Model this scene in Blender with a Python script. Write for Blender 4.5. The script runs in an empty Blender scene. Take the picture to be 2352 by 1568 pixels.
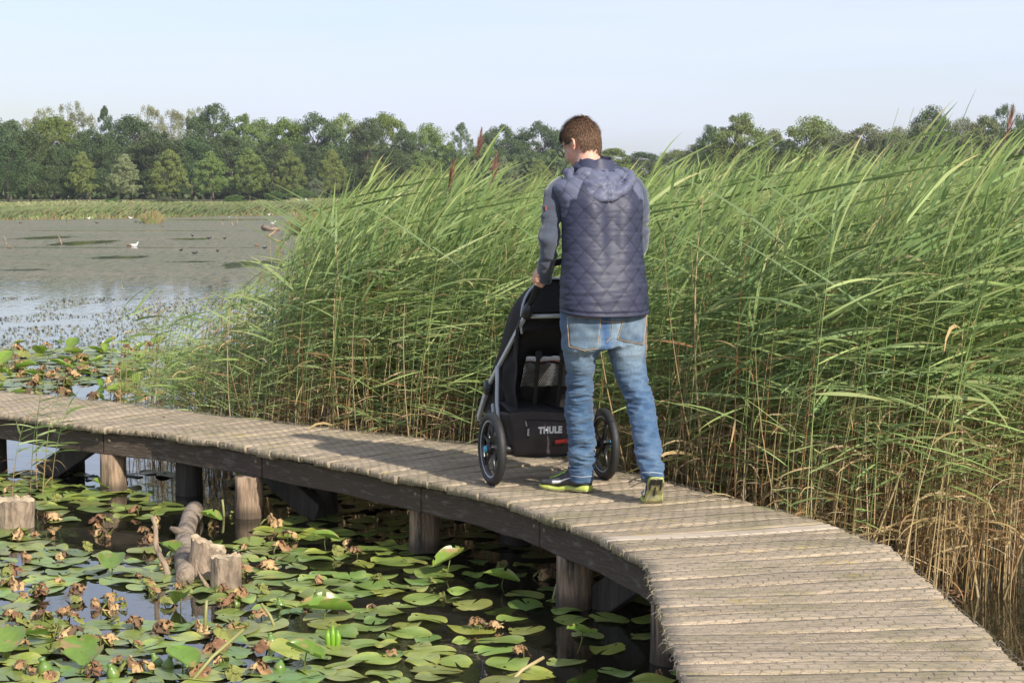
import bpy, bmesh, math, random
import numpy as np
from mathutils import Vector, Matrix, Quaternion
from mathutils.bvhtree import BVHTree
from mathutils import noise as mnoise

R = math.radians
random.seed(7)
rng = np.random.default_rng(7)
C = bpy.data.collections.new("Scene"); bpy.context.scene.collection.children.link(C)
SC = bpy.context.scene

# ------------------------------------------------------------------ camera
F = 4500.0                      # focal length in pixels of a 2352 px wide picture
PITCH = math.atan(347 / F)
CAM = Vector((0, 0, 1.92))      # z = 0 is the water, the deck is at 0.42
DECK = 0.42
cam_data = bpy.data.cameras.new("camera")
cam = bpy.data.objects.new("camera", cam_data); C.objects.link(cam)
cam_data.sensor_width = 36; cam_data.lens = 36 * F / 2352
cam_data.clip_start = 0.1; cam_data.clip_end = 5000
cam.location = CAM; cam.rotation_euler = (math.pi / 2 - PITCH, 0, 0)
SC.camera = cam
RX = Vector((1, 0, 0)); FW = Vector((0, math.cos(PITCH), -math.sin(PITCH))); UP = Vector((0, math.sin(PITCH), math.cos(PITCH)))
def ray(px, py): return (RX * ((px - 1176) / F) + UP * (-(py - 784) / F) + FW)
def gp(px, py, z=0.0):
    d = ray(px, py); return CAM + d * ((z - CAM.z) / d.z)
def at(px, py, Y):
    d = ray(px, py); return CAM + d * (Y / d.y)

# ------------------------------------------------------------------ light
SUN_EL, SUN_AZ = 33.0, 145.0    # azimuth clockwise from +Y (away from the camera)
w = bpy.data.worlds.new("World"); SC.world = w; w.use_nodes = True
nt = w.node_tree; nt.nodes.clear()
def wn(t, **k):
    n = nt.nodes.new(t)
    for a, b in k.items(): setattr(n, a, b)
    return n
out = wn('ShaderNodeOutputWorld'); bg = wn('ShaderNodeBackground'); sky = wn('ShaderNodeTexSky')
sky.sky_type = 'NISHITA'; sky.sun_disc = False
sky.sun_elevation = R(SUN_EL); sky.sun_rotation = R(SUN_AZ)
sky.air_density = 1.0; sky.dust_density = 1.2; sky.ozone_density = 1.0; sky.altitude = 0
tc = wn('ShaderNodeTexCoord'); mp = wn('ShaderNodeMapping'); mp.inputs['Scale'].default_value = (1.0, 1.0, 9.0)
mp.inputs['Rotation'].default_value = (0.0, R(4), 0.3)
no = wn('ShaderNodeTexNoise'); no.inputs['Scale'].default_value = 2.2; no.inputs['Detail'].default_value = 7; no.inputs['Roughness'].default_value = .55
rp = wn('ShaderNodeValToRGB'); rp.color_ramp.elements[0].position = .3; rp.color_ramp.elements[1].position = .75
rp.color_ramp.elements[0].color = (.28,) * 3 + (1,); rp.color_ramp.elements[1].color = (1.0,) * 3 + (1,)
mx = wn('ShaderNodeMix', data_type='RGBA')
mx.inputs[7].default_value = (6.0, 6.5, 8.3, 1)     # thin veil of cloud
L = nt.links.new
L(tc.outputs['Generated'], mp.inputs['Vector']); L(mp.outputs['Vector'], no.inputs['Vector']); L(no.outputs['Fac'], rp.inputs['Fac'])
L(rp.outputs['Color'], mx.inputs[0]); L(sky.outputs['Color'], mx.inputs[6]); L(mx.outputs[2], bg.inputs['Color'])
bg.inputs['Strength'].default_value = 0.1; L(bg.outputs[0], out.inputs[0])

sd = bpy.data.lights.new("sun", 'SUN'); sd.energy = 4.8; sd.angle = R(0.6); sd.color = (1.0, .93, .82)
sun = bpy.data.objects.new("sun", sd); C.objects.link(sun)
az = R(SUN_AZ); el = R(SUN_EL)
SUNDIR = Vector((math.sin(az) * math.cos(el), math.cos(az) * math.cos(el), math.sin(el)))
sun.rotation_euler = SUNDIR.to_track_quat('Z', 'Y').to_euler()
sun.location = (5, -10, 12)
SC.view_settings.view_transform = 'Standard'; SC.view_settings.look = 'None'
SC.view_settings.exposure = 0.5; SC.view_settings.gamma = 1; SC.view_settings.use_curve_mapping = False
SC.cycles.max_bounces = 6; SC.cycles.transparent_max_bounces = 8
SC.cycles.use_adaptive_sampling = True; SC.cycles.adaptive_threshold = 0.015

# ------------------------------------------------------------------ helpers
def tag(o, label=None, cat=None, group=None, kind=None):
    if label: o['label'] = label
    if cat: o['category'] = cat
    if group: o['group'] = group
    if kind: o['kind'] = kind
    return o
def empty(name, loc, label=None, cat=None, group=None, rz=0):
    o = bpy.data.objects.new(name, None); C.objects.link(o); o.location = loc; o.rotation_euler = (0, 0, rz)
    o.empty_display_size = .1
    return tag(o, label, cat, group)
def link(name, me, m=None, parent=None, smooth=False):
    o = bpy.data.objects.new(name, me); C.objects.link(o)
    if m is not None:
        me.materials.clear(); me.materials.append(m)
    if parent is not None: o.parent = parent
    if smooth: me.shade_smooth()
    return o
def npmesh(name, V, Fc, col=None, uv=None):
    """V (n,3); Fc (m,k) quads or tris, or list of such arrays; col (n,3) point colours; uv (n,2)"""
    me = bpy.data.meshes.new(name)
    V = np.asarray(V, dtype=np.float32).reshape(-1, 3)
    fl = Fc if isinstance(Fc, list) else [Fc]
    fl = [np.asarray(f, dtype=np.int32) for f in fl if len(f)]
    loops = np.concatenate([f.ravel() for f in fl])
    tot = np.concatenate([np.full(len(f), f.shape[1], dtype=np.int32) for f in fl])
    st = np.concatenate([[0], np.cumsum(tot)[:-1]]).astype(np.int32)
    me.vertices.add(len(V)); me.vertices.foreach_set('co', V.ravel())
    me.loops.add(len(loops)); me.loops.foreach_set('vertex_index', loops)
    me.polygons.add(len(tot)); me.polygons.foreach_set('loop_start', st); me.polygons.foreach_set('loop_total', tot)
    if col is not None:
        a = me.color_attributes.new('Col', 'FLOAT_COLOR', 'POINT')
        c4 = np.ones((len(V), 4), dtype=np.float32); c4[:, :3] = col; a.data.foreach_set('color', c4.ravel())
    if uv is not None:
        u = me.uv_layers.new(name='UVMap'); u.data.foreach_set('uv', np.asarray(uv, dtype=np.float32)[loops].ravel())
    me.update(calc_edges=True); me.validate()
    return me
class MB:
    """collects primitives, builds one mesh"""
    def __init__(s): s.V = []; s.F = []; s.C = []
    def add(s, V, Fs, c=(1, 1, 1)):
        b = len(s.V); s.V += [tuple(v) for v in V]; s.F += [tuple(i + b for i in f) for f in Fs]
        s.C += [c] * len(V) if not isinstance(c, list) else c
    def box(s, c, size, rot=None, col=(1, 1, 1), taper=1.0):
        M = rot if rot is not None else Matrix.Identity(3)
        hx, hy, hz = [a / 2 for a in size]; vs = []
        for z in (-hz, hz):
            t = taper if z > 0 else 1
            for x, y in ((-hx, -hy), (hx, -hy), (hx, hy), (-hx, hy)): vs.append(Vector(c) + M @ Vector((x * t, y * t, z)))
        s.add(vs, [(3, 2, 1, 0), (4, 5, 6, 7), (0, 1, 5, 4), (1, 2, 6, 5), (2, 3, 7, 6), (3, 0, 4, 7)], col)
    def tube(s, pts, rad, n=8, col=(1, 1, 1), cap=True, flat=1.0, upv=None):
        pts = [Vector(p) for p in pts]; k = len(pts)
        rad = rad if isinstance(rad, (list, tuple, np.ndarray)) else [rad] * k
        vs = []; prev = None
        for i, p in enumerate(pts):
            d = (pts[min(i + 1, k - 1)] - pts[max(i - 1, 0)])
            d = d.normalized() if d.length > 1e-9 else Vector((0, 0, 1))
            if prev is None:
                a = Vector(upv) if upv is not None else (Vector((0, 0, 1)) if abs(d.z) < .9 else Vector((1, 0, 0)))
            else: a = prev
            a = (a - d * a.dot(d)).normalized(); prev = a; b = d.cross(a)
            for j in range(n):
                t = 2 * math.pi * j / n
                vs.append(p + a * (math.cos(t) * rad[i]) + b * (math.sin(t) * rad[i] * flat))
        fs = []
        for i in range(k - 1):
            for j in range(n):
                j2 = (j + 1) % n
                fs.append((i * n + j, i * n + j2, (i + 1) * n + j2, (i + 1) * n + j))
        if cap: fs.append(tuple(range(n - 1, -1, -1))); fs.append(tuple((k - 1) * n + j for j in range(n)))
        s.add(vs, fs, col)
    def lathe(s, c, axis, prof, n=24, col=(1, 1, 1)):
        """prof: list of (r, h) along axis"""
        ax = Vector(axis).normalized(); a = ax.orthogonal().normalized(); b = ax.cross(a); vs = []; fs = []
        for r, h in prof:
            for j in range(n):
                t = 2 * math.pi * j / n
                vs.append(Vector(c) + ax * h + a * (r * math.cos(t)) + b * (r * math.sin(t)))
        for i in range(len(prof) - 1):
            for j in range(n):
                j2 = (j + 1) % n; fs.append((i * n + j, i * n + j2, (i + 1) * n + j2, (i + 1) * n + j))
        s.add(vs, fs, col)
    def mesh(s, name):
        me = bpy.data.meshes.new(name); me.from_pydata(s.V, [], s.F)
        a = me.color_attributes.new('Col', 'FLOAT_COLOR', 'POINT')
        for i, c in enumerate(s.C): a.data[i].color = (c[0], c[1], c[2], 1)
        me.update(); return me
    def build(s, name, m=None, parent=None, smooth=False, bevel=0):
        me = s.mesh(name)
        if bevel:
            bm = bmesh.new(); bm.from_mesh(me)
            bmesh.ops.remove_doubles(bm, verts=bm.verts, dist=1e-5)
            bmesh.ops.bevel(bm, geom=[e for e in bm.edges if len(e.link_faces) == 2 and e.calc_face_angle(0) > .6], offset=bevel, segments=2, affect='EDGES', clamp_overlap=True)
            bm.to_mesh(me); bm.free()
        return link(name, me, m, parent, smooth)
def copy_tree(o, parent=None):
    c = o.copy(); C.objects.link(c); c.parent = parent
    for ch in KIDS.get(o.name, list(o.children)): copy_tree(ch, c)
    return c
KIDS = {}

MATS = {}
def pmat(name, base=(.5, .5, .5), rough=.6, var=None, bump=None, attr=False, metal=0.0, spec=.5, transl=0.0, coat=0.0, sheen=0.0,
         coord='Object', objvar=None, vscale=(1, 1, 1), mixattr=1.0, alpha=1.0, bumpmap=(1, 1, 1)):
    """var=(colour, scale, lo, hi); bump=(scale, strength, distance)"""
    m = bpy.data.materials.new(name); m.use_nodes = True; t = m.node_tree; t.nodes.clear(); MATS[name] = m
    N = t.nodes.new; K = t.links.new
    o = N('ShaderNodeOutputMaterial'); p = N('ShaderNodeBsdfPrincipled')
    p.inputs['Roughness'].default_value = rough; p.inputs['Metallic'].default_value = metal
    p.inputs['Specular IOR Level'].default_value = spec; p.inputs['Coat Weight'].default_value = coat
    p.inputs['Sheen Weight'].default_value = sheen; p.inputs['Alpha'].default_value = alpha
    c = N('ShaderNodeRGB'); c.outputs[0].default_value = (*base, 1); cur = c.outputs[0]
    tcn = N('ShaderNodeTexCoord')
    if attr:
        a = N('ShaderNodeAttribute'); a.attribute_name = 'Col'; cur = a.outputs['Color']
    if var:
        mpn = N('ShaderNodeMapping'); mpn.inputs['Scale'].default_value = vscale; K(tcn.outputs[coord], mpn.inputs[0])
        n = N('ShaderNodeTexNoise'); n.inputs['Scale'].default_value = var[1]; n.inputs['Detail'].default_value = 6; n.inputs['Roughness'].default_value = .62
        K(mpn.outputs[0], n.inputs['Vector'])
        r = N('ShaderNodeMapRange'); r.inputs[1].default_value = var[2]; r.inputs[2].default_value = var[3]; K(n.outputs['Fac'], r.inputs[0])
        x = N('ShaderNodeMix'); x.data_type = 'RGBA'; K(r.outputs[0], x.inputs[0]); K(cur, x.inputs[6]); x.inputs[7].default_value = (*var[0], 1)
        if attr and len(var) > 4: x.blend_type = var[4]
        cur = x.outputs[2]
    if objvar:
        oi = N('ShaderNodeObjectInfo'); hs = N('ShaderNodeHueSaturation'); K(cur, hs.inputs['Color'])
        r1 = N('ShaderNodeMapRange'); K(oi.outputs['Random'], r1.inputs[0]); r1.inputs[3].default_value = .5 - objvar[0]; r1.inputs[4].default_value = .5 + objvar[0]; K(r1.outputs[0], hs.inputs['Hue'])
        ml = N('ShaderNodeMath'); ml.operation = 'MULTIPLY'; ml.inputs[1].default_value = 7.31; K(oi.outputs['Random'], ml.inputs[0])
        fr = N('ShaderNodeMath'); fr.operation = 'FRACT'; K(ml.outputs[0], fr.inputs[0])
        r2 = N('ShaderNodeMapRange'); K(fr.outputs[0], r2.inputs[0]); r2.inputs[3].default_value = 1 - objvar[1]; r2.inputs[4].default_value = 1 + objvar[1]; K(r2.outputs[0], hs.inputs['Value'])
        cur = hs.outputs[0]
    K(cur, p.inputs['Base Color'])
    if bump:
        mb = N('ShaderNodeMapping'); mb.inputs['Scale'].default_value = bumpmap; K(tcn.outputs[coord], mb.inputs[0])
        n2 = N('ShaderNodeTexNoise'); n2.inputs['Scale'].default_value = bump[0]; n2.inputs['Detail'].default_value = 8; n2.inputs['Roughness'].default_value = .6
        K(mb.outputs[0], n2.inputs['Vector'])
        b = N('ShaderNodeBump'); b.inputs['Strength'].default_value = bump[1]; b.inputs['Distance'].default_value = bump[2]; K(n2.outputs['Fac'], b.inputs['Height']); K(b.outputs[0], p.inputs['Normal'])
    if transl > 0:
        tr = N('ShaderNodeBsdfTranslucent'); K(cur, tr.inputs['Color']); ms = N('ShaderNodeMixShader'); ms.inputs[0].default_value = transl
        K(p.outputs[0], ms.inputs[1]); K(tr.outputs[0], ms.inputs[2]); K(ms.outputs[0], o.inputs[0])
    else: K(p.outputs[0], o.inputs[0])
    return m

# ------------------------------------------------------------------ water and terrain
def pond_material():
    m = bpy.data.materials.new('pond_water'); m.use_nodes = True; t = m.node_tree; t.nodes.clear()
    N = t.nodes.new; K = t.links.new
    o = N('ShaderNodeOutputMaterial'); g = N('ShaderNodeNewGeometry')
    wat = N('ShaderNodeBsdfPrincipled'); wat.inputs['Base Color'].default_value = (.012, .012, .007, 1); wat.inputs['Roughness'].default_value = .03; wat.inputs['IOR'].default_value = 1.75
    n = N('ShaderNodeTexNoise'); n.inputs['Scale'].default_value = 5; n.inputs['Detail'].default_value = 4
    mp0 = N('ShaderNodeMapping'); mp0.inputs['Scale'].default_value = (1, .7, 1); K(g.outputs['Position'], mp0.inputs[0]); K(mp0.outputs[0], n.inputs['Vector'])
    b = N('ShaderNodeBump'); b.inputs['Strength'].default_value = .12; b.inputs['Distance'].default_value = .02; K(n.outputs[0], b.inputs['Height']); K(b.outputs[0], wat.inputs['Normal'])
    weed = N('ShaderNodeBsdfPrincipled'); weed.inputs['Roughness'].default_value = .55; weed.inputs['Specular IOR Level'].default_value = .12
    def noise(scale, sc, det=5, rough=.6):
        mpx = N('ShaderNodeMapping'); mpx.inputs['Scale'].default_value = sc; K(g.outputs['Position'], mpx.inputs[0])
        q = N('ShaderNodeTexNoise'); q.inputs['Scale'].default_value = scale; q.inputs['Detail'].default_value = det; q.inputs['Roughness'].default_value = rough; K(mpx.outputs[0], q.inputs['Vector']); return q.outputs['Fac']
    def rng_(v, a, b_, c=0, d=1):
        q = N('ShaderNodeMapRange'); q.inputs[1].default_value = a; q.inputs[2].default_value = b_; q.inputs[3].default_value = c; q.inputs[4].default_value = d; K(v, q.inputs[0]); return q.outputs[0]
    def mth(op, a, b_):
        q = N('ShaderNodeMath'); q.operation = op
        for i, v in enumerate((a, b_)):
            if isinstance(v, (int, float)): q.inputs[i].default_value = v
            else: K(v, q.inputs[i])
        return q.outputs[0]
    sx = N('ShaderNodeSeparateXYZ'); K(g.outputs['Position'], sx.inputs[0]); Y = sx.outputs['Y']
    # weed colour
    cr = N('ShaderNodeMix'); cr.data_type = 'RGBA'; cr.inputs[6].default_value = (.15, .155, .085, 1); cr.inputs[7].default_value = (.225, .185, .125, 1)
    K(rng_(noise(.25, (.5, .5, 1), 6, .7), .35, .65), cr.inputs[0])
    cr2 = N('ShaderNodeMix'); cr2.data_type = 'RGBA'; K(cr.outputs[2], cr2.inputs[6]); cr2.inputs[7].default_value = (.06, .072, .032, 1)
    K(rng_(noise(6, (1, .12, 1), 7, .9), .44, .60, 0, .85), cr2.inputs[0]); K(cr2.outputs[2], weed.inputs['Base Color'])
    # coverage: dense far away, speckled nearer than 33 m, none under the lilies
    cov = rng_(Y, 20, 46, -.10, .24)
    fine = noise(8, (1, .14, 1), 6, .85)
    patch = noise(.16, (1, .55, 1), 3, .5)
    lanes = noise(.5, (.06, .6, 1), 2, .5)
    s1 = mth('ADD', fine, cov)                       # > .8 means covered
    edge_n = mth('SUBTRACT', noise(2.2, (1, .10, 1), 7, .85), .5)
    for px, py, rx, ry, st_ in ((105, 546, 52, 3.6, .5), (192, 558, 56, 5.5, .6), (270, 591, 55, 3.5, .35), (590, 606, 85, 8, .4), (440, 549, 45, 2.2, .45), (505, 505, 140, 1.6, .4), (430, 601, 60, 2, .35), (50, 620, 50, 2.2, .3), (250, 568.5, 330, .7, .6), (300, 530, 260, .6, .4), (60, 650, 60, 2.5, .3), (330, 660, 70, 3, .25)):
        c = gp(px, py, 0); vs = N('ShaderNodeVectorMath'); vs.operation = 'SUBTRACT'; K(g.outputs['Position'], vs.inputs[0]); vs.inputs[1].default_value = (c.x, c.y, 0)
        vr = N('ShaderNodeVectorMath'); vr.operation = 'MULTIPLY'; K(vs.outputs[0], vr.inputs[0]); vr.inputs[1].default_value = (F / c.y / rx, 1.92 * F / (c.y ** 2) / ry, 0)
        ln = N('ShaderNodeVectorMath'); ln.operation = 'LENGTH'; K(vr.outputs[0], ln.inputs[0])
        s1 = mth('SUBTRACT', s1, rng_(mth('ADD', ln.outputs['Value'], mth('MULTIPLY', edge_n, 3.6)), .7, 1.15, st_, 0))
    near = rng_(Y, 17.5, 21, 0, 1)
    mask = mth('MULTIPLY', rng_(s1, .60, .70), near)
    ms = N('ShaderNodeMixShader'); K(mask, ms.inputs[0]); K(wat.outputs[0], ms.inputs[1]); K(weed.outputs[0], ms.inputs[2]); K(ms.outputs[0], o.inputs[0])
    return m
xs = np.linspace(-160, 140, 31); ys = np.linspace(-8, 215, 24)
gx, gy = np.meshgrid(xs, ys); Vw = np.stack([gx.ravel(), gy.ravel(), np.zeros(gx.size)], 1)
ii = np.arange(gx.size).reshape(gx.shape); Fw = np.stack([ii[:-1, :-1].ravel(), ii[:-1, 1:].ravel(), ii[1:, 1:].ravel(), ii[1:, :-1].ravel()], 1)
water = link('water', npmesh('water', Vw, Fw), pond_material()); tag(water, kind='structure')

def shore_y(x):
    """far waterline distance for a ground x"""
    return np.interp(x, [-160, -60, -34, -27, -14, -4, 3, 10, 30, 140], [112, 118, 126, 134, 160, 172, 176, 178, 180, 180])
def ground_h(x, y):
    d = y - shore_y(x)
    h = np.clip(d / 9.0, -1, 1) * .33
    h = h + np.clip((d - 10) / 300, 0, 3) * .4
    return h
xs = np.concatenate([np.linspace(-2500, -170, 12), np.linspace(-160, 140, 61), np.linspace(160, 2500, 12)])
ys = np.concatenate([np.linspace(100, 260, 65), np.linspace(280, 900, 12), [1500, 2500, 4000]])
gx, gy = np.meshgrid(xs, ys); gz = ground_h(gx, gy)
V = np.stack([gx.ravel(), gy.ravel(), gz.ravel()], 1)
ii = np.arange(gx.size).reshape(gx.shape); Fg = np.stack([ii[:-1, :-1].ravel(), ii[:-1, 1:].ravel(), ii[1:, 1:].ravel(), ii[1:, :-1].ravel()], 1)
m_ground = pmat('meadow_ground', (.10, .12, .035), .95, var=((.17, .155, .07), .12, .35, .65), bump=(3, .6, .2))
ground = link('ground', npmesh('ground', V, Fg), m_ground); tag(ground, kind='structure')
# muddy pond bed under everything, reaching the horizon on all sides
Vb = np.array([[-2500, -2500, -.5], [2500, -2500, -.5], [2500, 4000, -.5], [-2500, 4000, -.5]])
bed = link('pond_bed', npmesh('pond_bed', Vb, np.array([[0, 1, 2, 3]])), pmat('mud', (.05, .04, .028), .9)); tag(bed, kind='structure')
# ------------------------------------------------------------------ boardwalk
PAIRS = [((1640,1830),(2520,1830)),((1610,1690),(2452,1690)),((1578,1568),(2374,1562)),((1552,1510),(2318,1503)),((1523,1422),(2196,1398)),((1512,1381),(2160,1358)),((1493,1327),(2088,1294)),((1486,1290),(2040,1256)),
 ((1387,1237),(1908,1208)),((1318,1209),(1790,1173)),((1186,1158),(1610,1127)),((1058,1121),(1455,1088)),((944,1099.5),(1300,1058)),
 ((803,1068),(1110,1022)),((649,1040),(925,1002)),((512,1016),(770,985)),((342,991),(590,964)),((205,979),(442,946)),((102,965),(342,934)),((0,950),(225,919)),((-120,934),(90,906)),((-260,918),(-60,893)),((-420,902),(-230,878)),((-900,858),(-720,839)),((-1500,815),(-1330,799))]
PL = [gp(*a, DECK) for a, b in PAIRS]; PR = [gp(*b, DECK) for a, b in PAIRS]
mid = [(a + b) / 2 for a, b in zip(PL, PR)]
cum = [0.0]
for i in range(1, len(mid)): cum.append(cum[-1] + (mid[i] - mid[i - 1]).length)
TOT = cum[-1]
def dk(s, u):
    """point on the deck: s metres along, u 0 (left edge) .. 1 (right edge)"""
    s = min(max(s, 0), TOT - 1e-6); i = max(j for j in range(len(cum)) if cum[j] <= s); i = min(i, len(cum) - 2)
    f = (s - cum[i]) / (cum[i + 1] - cum[i])
    a = PL[i].lerp(PL[i + 1], f); b = PR[i].lerp(PR[i + 1], f); return a.lerp(b, u)
deck_root = empty('boardwalk', dk(TOT * .4, .5) * 1.0, 'weathered grey plank boardwalk with chicken wire curving across the pond', 'boardwalk')
deck_root.location.z = 0
DI = Vector((-deck_root.location.x, -deck_root.location.y, 0))
s_plank = None
def deck_part(name, mb, m, **k):
    o = mb.build(name, m, None, **k); o.parent = deck_root; o.location = DI; return o
# find the arc length of the smooth replacement plank
best = min(((dk(s, 0) - gp(1400, 1240, DECK)).length, s) for s in np.linspace(0, TOT, 900))[1]
r_ = random.Random(3)
dV = []; dF = []; dUV = []; dC = []
rep = MB(); repUV = []
def board(s0, s1, e0, e1, warp, tint, cont):
    """one plank, subdivided across so its groove lines and worn edges are real relief"""
    NU = 15; NS = 7
    rows = []; bz = r_.uniform(-.0014, .0008)
    for k in range(NS + 1):
        f = k / NS; row = []
        s = s0 + (s1 - s0) * f
        edge = min(f, 1 - f)
        for j in range(NU + 1):
            u = j / NU
            ee = e0 * (1 - u) + e1 * u
            p = dk(s, u); ax = (dk(s, 1) - dk(s, 0)).normalized()
            if j == 0: p = p - ax * (e0 + r_.uniform(-.006, .006))
            if j == NU: p = p + ax * (e1 + r_.uniform(-.006, .006))
            z = -.0025 * (edge < .01) + r_.uniform(-.0012, .0012) + warp * (f - .5) * 2 + .004 * math.sin(u * 5 + s0 * 9)
            z += .0012 * (1 if k % 2 else -1) * (0 < k < NS) + bz
            row.append(Vector((p.x, p.y, p.z + z)))
        rows.append(row)
    th = .034 + r_.uniform(-.004, .006)
    b = len(cont[0]); W = NU + 1
    top = [v for row in rows for v in row]
    bot = [v - Vector((0, 0, th)) for v in top]
    for lst, side in ((top, 0), (bot, 1)):
        for i, v in enumerate(lst):
            cont[0].append(v); cont[2].append(((i % W) / NU * 1.0, s0 + (s1 - s0) * (i // W) / NS + tint * 3)); cont[3].append((tint, tint, tint))
    n = len(top); f = cont[1]
    for k in range(NS):
        for j in range(NU):
            a = k * W + j
            f.append((b + a, b + a + 1, b + a + W + 1, b + a + W)); f.append((b + n + a + W, b + n + a + W + 1, b + n + a + 1, b + n + a))
    for k in range(NS):
        a = k * W; f.append((b + a + W, b + n + a + W, b + n + a, b + a)); a = k * W + NU; f.append((b + a, b + n + a, b + n + a + W, b + a + W))
    for j in range(NU):
        f.append((b + j, b + n + j, b + n + j + 1, b + j + 1)); a = NS * W + j; f.append((b + a + 1, b + n + a + 1, b + n + a, b + a))
c_main = [dV, dF, dUV, dC]; c_rep = [[], [], [], []]
s = 0.0
while s < TOT - .05:
    wd = r_.uniform(.13, .20) if s < best + 2.5 else r_.uniform(.12, .16)
    if s < best - .02 <= s + wd: wd = best - .02 - s + 1e-6
    if wd < .06: wd = .06
    isrep = abs(s - (best - .02)) < .01
    if isrep: wd = .115
    gap = r_.uniform(.0015, .005)
    board(s + gap, min(s + wd, TOT), r_.uniform(-.009, .011), r_.uniform(-.013, .016), r_.uniform(-.0006, .0006), r_.random(), c_rep if isrep else c_main)
    s += wd
def wood_mat(name, ca, cb, lichen, groove=1.0, cc=(.13, .105, .07)):
    m = bpy.data.materials.new(name); m.use_nodes = True; t = m.node_tree; t.nodes.clear(); N = t.nodes.new; K = t.links.new
    o = N('ShaderNodeOutputMaterial'); p = N('ShaderNodeBsdfPrincipled'); p.inputs['Roughness'].default_value = .85; p.inputs['Specular IOR Level'].default_value = .25; K(p.outputs[0], o.inputs[0])
    uv = N('ShaderNodeUVMap'); uv.uv_map = 'UVMap'; at_ = N('ShaderNodeAttribute'); at_.attribute_name = 'Col'; g = N('ShaderNodeNewGeometry')
    def noise(src, sc, scale, det=6, rough=.65):
        q = N('ShaderNodeMapping'); q.inputs['Scale'].default_value = sc; K(src, q.inputs[0]); n = N('ShaderNodeTexNoise'); n.inputs['Scale'].default_value = scale; n.inputs['Detail'].default_value = det; n.inputs['Roughness'].default_value = rough; K(q.outputs[0], n.inputs['Vector']); return n.outputs['Fac']
    def rg(v, a, b, c=0, d=1):
        q = N('ShaderNodeMapRange'); q.inputs[1].default_value = a; q.inputs[2].default_value = b; q.inputs[3].default_value = c; q.inputs[4].default_value = d; K(v, q.inputs[0]); return q.outputs[0]
    def mix(f, a, b, bt='MIX'):
        q = N('ShaderNodeMix'); q.data_type = 'RGBA'; q.blend_type = bt
        if isinstance(f, float): q.inputs[0].default_value = f
        else: K(f, q.inputs[0])
        for i, v in ((6, a), (7, b)):
            if isinstance(v, tuple): q.inputs[i].default_value = (*v, 1)
            else: K(v, q.inputs[i])
        return q.outputs[2]
    grain = noise(uv.outputs[0], (5, 75, 1), 1.0, 6, .75); coarse = noise(uv.outputs[0], (1.6, 9, 1), 1.0, 4, .6); blotch = noise(g.outputs['Position'], (1, 1, 1), 3.2, 5, .6)
    sp = noise(g.outputs['Position'], (1, 1, 1), 60, 3, .7)
    c = mix(rg(coarse, .3, .7), ca, cb)
    c = mix(rg(grain, .45, .66, 0, .95), c, cc)
    c = mix(rg(at_.outputs['Fac'], .4, 1, 0, .3), c, tuple(x * 1.2 for x in ca)); c = mix(rg(at_.outputs['Fac'], 0, .4, .15, 0), c, (.24, .20, .13))
    c = mix(rg(blotch, .50, .72, 0, .55), c, (.15, .145, .06))
    li = N('ShaderNodeMath'); li.operation = 'MULTIPLY'; K(rg(noise(g.outputs['Position'], (1, 2.2, 1), 2.6, 3, .5), .62, .70), li.inputs[0]); K(rg(sp, .5, .6), li.inputs[1])
    c = mix(rg(li.outputs[0], 0, 1, 0, lichen), c, (.42, .30, .04))
    K(c, p.inputs['Base Color'])
    ad = N('ShaderNodeMath'); ad.operation = 'ADD'; K(grain, ad.inputs[0]); K(sp, ad.inputs[1])
    b = N('ShaderNodeBump'); b.inputs['Strength'].default_value = .8 * groove; b.inputs['Distance'].default_value = .006; K(ad.outputs[0], b.inputs['Height']); K(b.outputs[0], p.inputs['Normal'])
    return m
m_deck = wood_mat('weathered_planks', (.45, .36, .255), (.35, .28, .20), .8)
m_rep = wood_mat('smooth_plank', (.44, .37, .29), (.40, .335, .26), .0, .3, (.30, .25, .19))
def nb(cont, name, m):
    o = link(name, npmesh(name, [tuple(v) for v in cont[0]], np.array(cont[1]), np.array(cont[3]), np.array(cont[2])), m); o.parent = deck_root; o.location = DI; return o
nb(c_main, 'decking', m_deck)
if c_rep[0]: o = nb(c_rep, 'replacement_plank', m_rep); o['label'] = 'smoother paler plank without chicken wire'
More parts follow.
